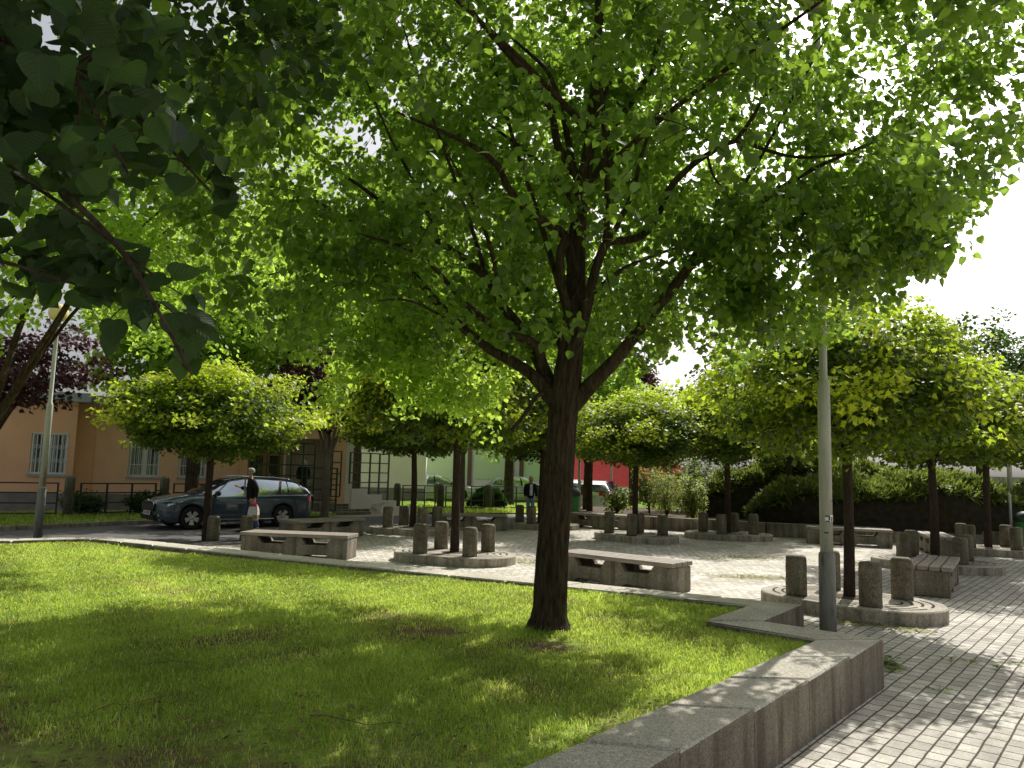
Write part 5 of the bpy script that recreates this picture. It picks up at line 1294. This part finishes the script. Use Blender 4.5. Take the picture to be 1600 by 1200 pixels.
b = MB(); b.lathe((XA(958, 41), 41, 0), [(.05, -.1), (.05, 3.0)], 10); b.build('pole', M['galv'], o, (XA(958, 41), 41, 0))
zc = PD(958, 759, 41).z; q = Matrix.Rotation(R(90), 3, 'X'); b = MB(); org = (XA(958, 41), 41, 0)
b.lathe((org[0], 40.93, zc), [(.24, -.01), (.24, .0)], 24, axis=q, mi=0); b.lathe((org[0], 40.93, zc), [(.185, .0), (.185, .006)], 24, axis=q, mi=1); b.box((org[0], 40.918, zc), (.40, .004, .05), rot=Matrix.Rotation(R(-45), 3, 'Y'), mi=0)
b.build('sign_face', [M['sign_red'], M['sign_blue']], o, org)
b = MB(); b.lathe((0, 0, 0), [(.06, -.1), (.06, 3.6)], 10); o = b.build('metal_pole', M['galv']); o.location = (XA(908, 34), 34, 0); tag(o, 'plain grey metal pole just right of the linden trunk, behind the green bin', 'pole')
b = MB(); b.lathe((0, 0, 0), [(.035, -.1), (.035, 1.55)], 10); o = b.build('metal_pole', M['galv']); o.location = (XA(1556, 23.6), 23.0, 0); tag(o, 'short thin metal post standing left of the right-hand litter bin', 'pole')

# ------------------------------------------------------------------ people
def skin_obj(name, V, E, Rr, mat, parent, sub=1, smooth=True, root=0):
    me = bpy.data.meshes.new(name); me.from_pydata([tuple(v) for v in V], E, []); ob = bpy.data.objects.new(name, me); col.objects.link(ob)
    sk = ob.modifiers.new('s', 'SKIN'); sk.use_smooth_shade = True; sk.branch_smoothing = .6
    for i, d in enumerate(me.skin_vertices[0].data): d.radius = (Rr[i], Rr[i]) if not isinstance(Rr[i], tuple) else Rr[i]; d.use_root = (i == root)
    sb = ob.modifiers.new('b', 'SUBSURF'); sb.levels = sub; sb.render_levels = sub
    bpy.context.view_layer.update(); dg = bpy.context.evaluated_depsgraph_get(); m2 = bpy.data.meshes.new_from_object(ob.evaluated_get(dg)); m2.name = name
    bpy.data.objects.remove(ob); m2.materials.clear(); m2.materials.append(mat)
    for p in m2.polygons: p.use_smooth = True
    o2 = bpy.data.objects.new(name, m2); col.objects.link(o2); o2.parent = parent; return o2
def person(loc, rz, H, label, J, top, trousers, shoes, hairm, inner=None, hair='short'):
    """J: joint dict in metres for a 1.75 m figure facing -Y (local); left side = +X"""
    k = H / 1.75; o = thing('person', loc, label, 'person', None, rz); o.scale = (k, k, k)
    j = {a: Vector(b) for a, b in J.items()}
    V = []; E = []; Rr = []
    def av(p, r_, link=None):
        V.append(p); Rr.append(r_); i = len(V) - 1
        if link is not None: E.append((link, i))
        return i
    pel = av(j['pelvis'], (.145, .11)); w_ = av(j['waist'], (.13, .10), pel); ch = av(j['chest'], (.165, .12), w_); nb_ = av(j['neck'], .055, ch); nk = av(j['neck'] + Vector((0, -.005, .06)), .052, nb_)
    hd_ = j['head']; h1 = av(hd_ + Vector((0, 0, -.065)), (.062, .075), nk); h2 = av(hd_, (.075, .092), h1); h3 = av(hd_ + Vector((0, .01, .07)), (.066, .08), h2)
    for s_ in ('l', 'r'):
        sh = av(j['sh_' + s_], .062, ch); el = av(j['el_' + s_], .045, sh); wr = av(j['wr_' + s_], .029, el)
        hp = av(j['hip_' + s_], .088, pel); kn = av(j['kn_' + s_], .062, hp); an_ = av(j['an_' + s_], .042, kn); ft = av(j['an_' + s_] + j['toe_' + s_] * .17 + Vector((0, 0, -.05)), .035, an_)
        d = (j['wr_' + s_] - j['el_' + s_]).normalized(); pm = av(j['wr_' + s_] + d * .07, (.036, .02), wr)
        side = d.cross(Vector((0, 1, 0))); side = side.normalized() if side.length > .2 else Vector((1, 0, 0))
        for f_ in range(4):
            off = side * ((f_ - 1.5) * .019); a_ = av(j['wr_' + s_] + d * .105 + off, .0095, pm); av(j['wr_' + s_] + d * (.15 - .006 * abs(f_ - 1.3)) + off * 1.1 + Vector((0, -.012, 0)), .008, a_)
        a_ = av(j['wr_' + s_] + d * .055 + side * .042, .011, wr); av(j['wr_' + s_] + d * .095 + side * .055, .009, a_)
    body = skin_obj('body', V, E, Rr, M['skin'], o, 1)
    fc = MB()
    hf = hd_ + Vector((0, -.088, 0)); fc.tube([hf + Vector((0, .0, .012)), hf + Vector((0, -.022, -.022)), hf + Vector((0, .0, -.03))], [.008, .014, .008], 6); 
    for s_ in (-1, 1): fc.lathe(hd_ + Vector((s_ * .078, .005, -.005)), [(.001, -.03), (.016, -.02), (.018, .01), (.001, .03)], 8, axis=Matrix.Identity(3))
    fc.build('face', M['skin'], o)
    ey = MB()
    for s_ in (-1, 1): ey.box(hf + Vector((s_ * .03, .004, .012)), (.024, .012, .010))
    ey.box(hf + Vector((0, .008, -.055)), (.045, .012, .008)); ey.build('eyes', M['pilaster'], o)
    # clothes
    def cloth(nm, chain, mat, sub=1):
        V = []; E = []; Rr = []
        for i_, (p, r_, ln) in enumerate(chain):
            V.append(p); Rr.append(r_)
            if ln is not None: E.append((ln, i_))
        return skin_obj(nm, V, E, Rr, mat, o, sub)
    jk = [(j['waist'].lerp(j['pelvis'], .9) + Vector((0, 0, -.17)), (.20, .165), None), (j['waist'], (.195, .16), 0), (j['chest'], (.205, .16), 1), (j['neck'] + Vector((0, 0, -.01)), .075, 2)]
    for s_ in ('l', 'r'):
        b0 = len(jk); jk += [(j['sh_' + s_], .092, 2), (j['el_' + s_], .075, b0), (j['wr_' + s_] + (j['el_' + s_] - j['wr_' + s_]) * .02, .055, b0 + 1)]
    cloth('jacket', jk, top)
    tr_ = [(j['pelvis'] + Vector((0, 0, .04)), (.155, .12), None), (j['pelvis'] + Vector((0, 0, -.03)), (.15, .12), 0)]
    for s_ in ('l', 'r'):
        b0 = len(tr_); tr_ += [(j['hip_' + s_], .10, 1), (j['kn_' + s_], .078, b0), (j['an_' + s_] + Vector((0, 0, .015)), .064, b0 + 1)]
    cloth('trousers', tr_, trousers)
    for s_ in ('l', 'r'):
        t = j['toe_' + s_]; cloth('shoe', [(j['an_' + s_] + Vector((0, 0, -.035)) - t * .04, (.045, .05), None), (j['an_' + s_] + t * .10 + Vector((0, 0, -.05)), (.045, .036), 0), (j['an_' + s_] + t * .19 + Vector((0, 0, -.055)), (.038, .028), 1)], shoes)
    if inner: b = MB(); b.box(j['chest'] + Vector((0, -.165, -.06)), (.11, .03, .36), bev=.01); b.box(j['waist'] + Vector((0, -.158, -.0)), (.12, .03, .22), bev=.01); b.build('shirt', inner, o)
    hb = MB()
    prof = [(.001, .115), (.05, .108), (.083, .075), (.093, .03), (.088, -.01 if hair == 'short' else -.10), (.075, -.03 if hair == 'short' else -.13)]
    hb.lathe((0, 0, 0), prof[::-1], 16, cap=False); hb.v = [(x * .95, (y if y > 0 else y * .9) * 1.15 + .022, z + (.03 if y < -.03 and z < .04 else 0)) for x, y, z in hb.v]
    hb.v = [tuple(hd_ + Vector(v)) for v in hb.v]; hb.build('hair' if hair != 'cap' else 'cap', hairm, o)
    return o
T = Vector((0, -1, 0))
man = dict(pelvis=(0, 0, .93), waist=(0, -.01, 1.08), chest=(0, -.02, 1.30), neck=(0, -.04, 1.47), head=(0, -.075, 1.62),
  sh_l=(.19, -.02, 1.40), el_l=(.23, .10, 1.16), wr_l=(.24, .06, .92), sh_r=(-.19, -.02, 1.40), el_r=(-.23, -.04, 1.13), wr_r=(-.18, -.28, 1.20),
  hip_l=(.09, 0, .86), kn_l=(.10, .06, .48), an_l=(.10, .20, .10), hip_r=(-.09, 0, .86), kn_r=(-.09, -.12, .50), an_r=(-.09, -.16, .08), toe_l=T, toe_r=T)
MP = Vector((XA(402, 21.3), 21.3, -.008))
person(MP, R(-62), 1.76, 'grey-haired man in a black coat and jeans carrying a red-topped carrier bag past the car', man, M['cloth_black'], M['jeans'], M['shoe'], M['hair_grey'], M['shirt_grey'])
woman = dict(man); woman.update(el_r=(-.22, .02, 1.13), wr_r=(-.22, -.05, .90), el_l=(.23, .02, 1.13), wr_l=(.24, -.03, .90), kn_l=(.09, -.05, .48), an_l=(.08, -.06, .08), kn_r=(-.08, .02, .49), an_r=(-.07, .14, .10))
WP = Vector((XA(833, 29.7), 29.7, -.012))
person(WP, R(8), 1.68, 'blond woman in a black jacket, white top and blue jeans walking on the far path', woman, M['cloth_black'], M['jeans_light'], M['sneaker'], M['hair_blond'], M['shirt_white'], 'bob')
cm = dict(woman); cm.update(head=(0, -.10, 1.60), kn_l=(.09, 0, .48), an_l=(.09, 0, .08), kn_r=(-.09, 0, .48), an_r=(-.09, 0, .08))
CP = bp(u_at(474, .5), .5, PZ)
person(CP, R(20), 1.74, 'person in a dark coat and pale cap standing at the porch behind the car', cm, M['cloth_black'], M['cloth_black'], M['shoe'], M['cap'], None, 'cap')
# carrier bag held by the man (hand on his left, seen lower right)
hand = Matrix.Rotation(R(-62), 3, 'Z') @ Vector((.245, .04, .84)) + MP
o = thing('carrier_bag', (hand.x, hand.y, hand.z - .50), 'white and red printed plastic carrier bag hanging from the man\'s hand', 'bag')
b = MB(); W_ = Matrix.Rotation(R(-8), 3, 'Z')
def bagring(z, hx, hy): return [W_ @ Vector((x, y, z)) for x, y in ((-hx, -hy), (-hx * .3, -hy * 1.25), (hx * .35, -hy * 1.1), (hx, -hy * .9), (hx, hy), (0, hy * 1.2), (-hx, hy))]
rgs = [bagring(.0, .11, .05), bagring(.02, .13, .065), bagring(.14, .14, .07), bagring(.26, .135, .06), bagring(.36, .115, .04), bagring(.42, .075, .03)]
vs = sum(rgs, []); 
for i in range(5):
    mi = 0 if i in (0, 3) else (2 if i == 1 else (0 if i == 2 else 1)); b.add(rgs[i] + rgs[i + 1], [(k, (k + 1) % 7, (k + 1) % 7 + 7, k + 7) for k in range(7)], mi)
b.add(rgs[0], [tuple(range(7))]); b.build('bag', [M['bag_white'], M['bag_red'], M['bag_tan']], o)
b = MB(); b.tube([W_ @ Vector((-.08, -.02, .41)), W_ @ Vector((-.03, 0, .49)), W_ @ Vector((.0, 0, .515)), W_ @ Vector((.03, 0, .49)), W_ @ Vector((.08, -.02, .41))], .009, 5); b.build('handle', M['bag_red'], o)
# white dog
DP = Vector((XA(591, 31.2), 31.2, -.01)); o = thing('dog', DP, 'small white dog walking on the path beside the steps', 'dog', None, R(0))
V = [(0, 0, .30), (-.22, 0, .31), (.22, 0, .32), (.33, 0, .40), (.42, 0, .45), (.52, 0, .43), (-.32, 0, .36), (-.42, 0, .42)]
E = [(0, 1), (0, 2), (2, 3), (3, 4), (4, 5), (1, 6), (6, 7)]; Rr = [.11, .11, .13, .075, .08, .04, .03, .022]
for (x, s_, f_) in ((-.24, -1, 0), (-.24, 1, 0), (.22, -1, 1), (.22, 1, 1)):
    b0 = len(V); root_ = 1 if x < 0 else 2
    if f_: V += [(x, s_ * .07, .20), (x + .03 * s_, s_ * .07, .10), (x + .06 * s_, s_ * .07, .02), (x + .06 * s_ + .04, s_ * .07, .015)]
    else: V += [(x + .03, s_ * .07, .21), (x - .05, s_ * .07, .12), (x - .02 + .04 * s_, s_ * .07, .02), (x + .02 + .04 * s_, s_ * .07, .015)]
    E += [(root_, b0), (b0, b0 + 1), (b0 + 1, b0 + 2), (b0 + 2, b0 + 3)]; Rr += [.055, .032, .024, .022]
for s_ in (-1, 1): b0 = len(V); V += [(.40, s_ * .07, .50), (.38, s_ * .09, .43)]; E += [(4, b0), (b0, b0 + 1)]; Rr += [.025, .015]
skin_obj('body', V, E, Rr, M['fur_white'], o, 1)
b = MB(); b.lathe((.56, 0, .435), [(.001, -.015), (.018, 0), (.001, .015)], 8); 
for s_ in (-1, 1): b.lathe((.47, s_ * .045, .475), [(.001, -.008), (.009, 0), (.001, .008)], 6)
b.build('nose_and_eyes', M['ink'], o)

# ------------------------------------------------------------------ background trees
def T_at(px, Y): return (XA(px, Y), Y, 0)
# bright lindens and others behind
make_tree('linden_tree', 'big bright yellow-green linden in front of the orange building', 'tree', (XA(309, 27), 27, .05), 3.4, 0, .22, 6.9, (4.3, 3.4, 3.6), 420, 44, .19, 'linden', M['linden_bright'], M['bark_dark'], 401, None, (0, 0), .62, .9, .7, .6, limbs=8, fork=2.9, tmean=.45)
make_tree('linden_tree', 'light green linden behind the plaza, left of the big linden trunk', 'tree', (XA(727, 31), 31, .02), 3.0, 0, .10, 5.6, (4.2, 3.0, 3.1), 330, 42, .19, 'linden', M['linden_bright'], M['bark_pale'], 402, None, (0, 0), .6, .9, .7, .6, limbs=7, fork=2.3, tmean=.35)
make_tree('linden_tree', 'tall green tree behind the crown centre, beyond the cream building', 'tree', (XA(560, 38), 38, 0), 5, 0, .3, 11.5, (6.5, 4, 6.5), 420, 44, .28, 'linden', M['linden_bright'], M['bark_dark'], 404, None, (0, 0), .9, .9, .8, .6, limbs=9, fork=4.5, tmean=.3)
make_tree('linden_tree', 'high green tree behind the linden crown, over the green panelled building', 'tree', (XA(800, 42), 42, 0), 6, 0, .25, 11.0, (5.0, 3, 4.6), 260, 40, .28, 'linden', M['linden_bright'], M['bark_dark'], 405, None, (0, 0), .9, .9, .8, .6, limbs=9, fork=5.0, tmean=.3)
make_tree('linden_tree', 'yellow-green tree behind the maples right of the linden trunk', 'tree', (XA(925, 31.5), 31.5, 0), 3, 0, .12, 5.0, (2.4, 2.2, 2.3), 220, 42, .18, 'linden', M['linden_bright'], M['bark_dark'], 410, None, (0, 0), .5, .9, .7, .6, limbs=7, fork=2.6, tmean=.45)
P0_ = Vector((0, 0, CAMZ)) - Vector((-10.6, 12.0, .345)); P1_ = Vector((L2.x, L2.y, 5.2)) - Vector((-10.6, 12.0, .345))
make_tree('linden_tree', 'leafy bright linden left of the lawn, its limb crossing the left lamp post', 'tree', (-10.6, 12.0, .345), 2.4, 0, .085, 5.5, (3.7, 3.0, 2.7), 640, 42, .085, 'linden', M['linden_bright'], M['bark_dark'], 420, None, (3.7, .5), .33, .8, .8, .6, limbs=6, fork=1.9, tmean=.4, skip=(tuple(P0_), tuple(P1_), .42))
# purple trees
make_tree('purple_tree', 'purple-leaved tree with a forked trunk beside the rear of the car', 'tree', (XA(516, 26.3), 26.3, .05), 2.5, 0, .125, 4.4, (1.9, 1.9, 1.9), 150, 40, .12, 'maple', M['purple'], M['bark_pale'], 501, 'purple-leaved trees around the plaza', (0, 0), .42, .7, .5, .7, limbs=8, fork=1.9)
make_tree('purple_tree', 'dark purple tree with a thick trunk at the left edge by the orange wing', 'tree', (XA(-14, 20), 20, .3), 2.8, 0, .17, 3.9, (2.8, 2.4, 1.35), 190, 40, .12, 'maple', M['purple'], M['bark_dark'], 502, 'purple-leaved trees around the plaza', (0, 0), .45, .7, .5, .7, limbs=9, fork=1.9)
make_tree('purple_tree', 'dark-trunked purple tree in front of the red roof', 'tree', (XA(922, 33), 33, .0), 2.4, 0, .20, 3.9, (2.0, 1.9, 1.5), 170, 40, .13, 'maple', M['purple'], M['bark_dark'], 503, 'purple-leaved trees around the plaza', (0, 0), .42, .6, .5, .7, limbs=8, fork=2.0)
make_tree('purple_tree', 'tall purple tree top showing above the maples right of the linden trunk', 'tree', (XA(990, 46), 46, .0), 3.4, 0, .20, 6.4, (1.9, 1.9, 2.3), 150, 40, .2, 'maple', M['purple'], M['bark_dark'], 504, 'purple-leaved trees around the plaza', (0, 0), .5, .8, .6, .7, limbs=8, fork=2.6)
make_tree('purple_tree', 'purple tree high above the orange building, seen through bright leaves', 'tree', (XA(455, 36), 36, .0), 3.4, 0, .22, 8.2, (3.6, 2.6, 4.2), 230, 40, .2, 'maple', M['purple'], M['bark_dark'], 505, 'purple-leaved trees around the plaza', (0, 0), .6, .8, .6, .7, limbs=8, fork=3.6)
# right background
make_tree('broadleaf_tree', 'dark green broadleaf tree rising behind the maples at the right edge', 'tree', (XA(1535, 38), 38, 0), 4, 0, .3, 6.6, (4.4, 3.4, 3.5), 330, 40, .22, 'diamond', M['darkgreen'], M['bark_dark'], 601, None, (0, 0), .7, .8, .6, .6, limbs=8, fork=3.4)
make_tree('broadleaf_tree', 'dark tree behind the maples, left of the right lamp post', 'tree', (XA(1215, 42), 42, 0), 3, 0, .25, 5.6, (5.0, 3.0, 3.2), 300, 40, .22, 'diamond', M['darkgreen'], M['bark_dark'], 602, None, (0, 0), .7, .8, .6, .6, limbs=8, fork=3.0)
make_tree('maple_tree', 'yellow-tipped maple crown beyond the right-edge maple', 'tree', (XA(1640, 26), 26, 0), 2.4, 0, .1, 3.3, (2.6, 2.3, 1.7), 230, 50, .13, 'maple', M['maple'], M['bark_maple'], 603, None, (0, 0), .42, .6, .42, .9, hue=.8, limbs=8, fork=2.2)
make_tree('maple_tree', 'round yellow-tipped maple behind the nearest maple, above the hedge', 'tree', (XA(1235, 27.5), 27.5, .3), 2.4, 0, .1, 4.0, (2.9, 2.3, 2.2), 260, 50, .13, 'maple', M['maple'], M['bark_maple'], 604, None, (0, 0), .42, .6, .42, .9, hue=.8, limbs=8, fork=2.4)

# ------------------------------------------------------------------ light
SUN_AZ = math.atan2(.505, .863); SUN_EL = R(43)
sd = Vector((math.sin(SUN_AZ) * math.cos(SUN_EL), math.cos(SUN_AZ) * math.cos(SUN_EL), math.sin(SUN_EL)))
sl = bpy.data.lights.new('sun', 'SUN'); sl.energy = 5.0; sl.angle = R(.53); sl.color = (1, .965, .90)
so = bpy.data.objects.new('sun', sl); scene.collection.objects.link(so); so.rotation_euler = sd.to_track_quat('Z', 'Y').to_euler(); so.location = (20, 30, 30)
w = bpy.data.worlds.new('World'); scene.world = w; w.use_nodes = True; nt = w.node_tree; nt.nodes.clear()
sk = nt.nodes.new('ShaderNodeTexSky'); sk.sky_type = 'NISHITA'; sk.sun_disc = False; sk.sun_elevation = SUN_EL; sk.sun_rotation = SUN_AZ
sk.air_density = 1.0; sk.dust_density = 5.0; sk.ozone_density = 1.0
hs = nt.nodes.new('ShaderNodeHueSaturation'); hs.inputs['Saturation'].default_value = .3; hs.inputs['Value'].default_value = .88
bg = nt.nodes.new('ShaderNodeBackground'); bg.inputs['Strength'].default_value = .15; ow = nt.nodes.new('ShaderNodeOutputWorld')
nt.links.new(sk.outputs[0], hs.inputs['Color']); nt.links.new(hs.outputs[0], bg.inputs['Color']); nt.links.new(bg.outputs[0], ow.inputs['Surface'])
scene.view_settings.view_transform = 'Standard'; scene.view_settings.look = 'None'; scene.view_settings.exposure = 0
scene.cycles.max_bounces = 8; scene.cycles.transparent_max_bounces = 8
for o in list(col.objects):
    if 'used' in o: del o['used']
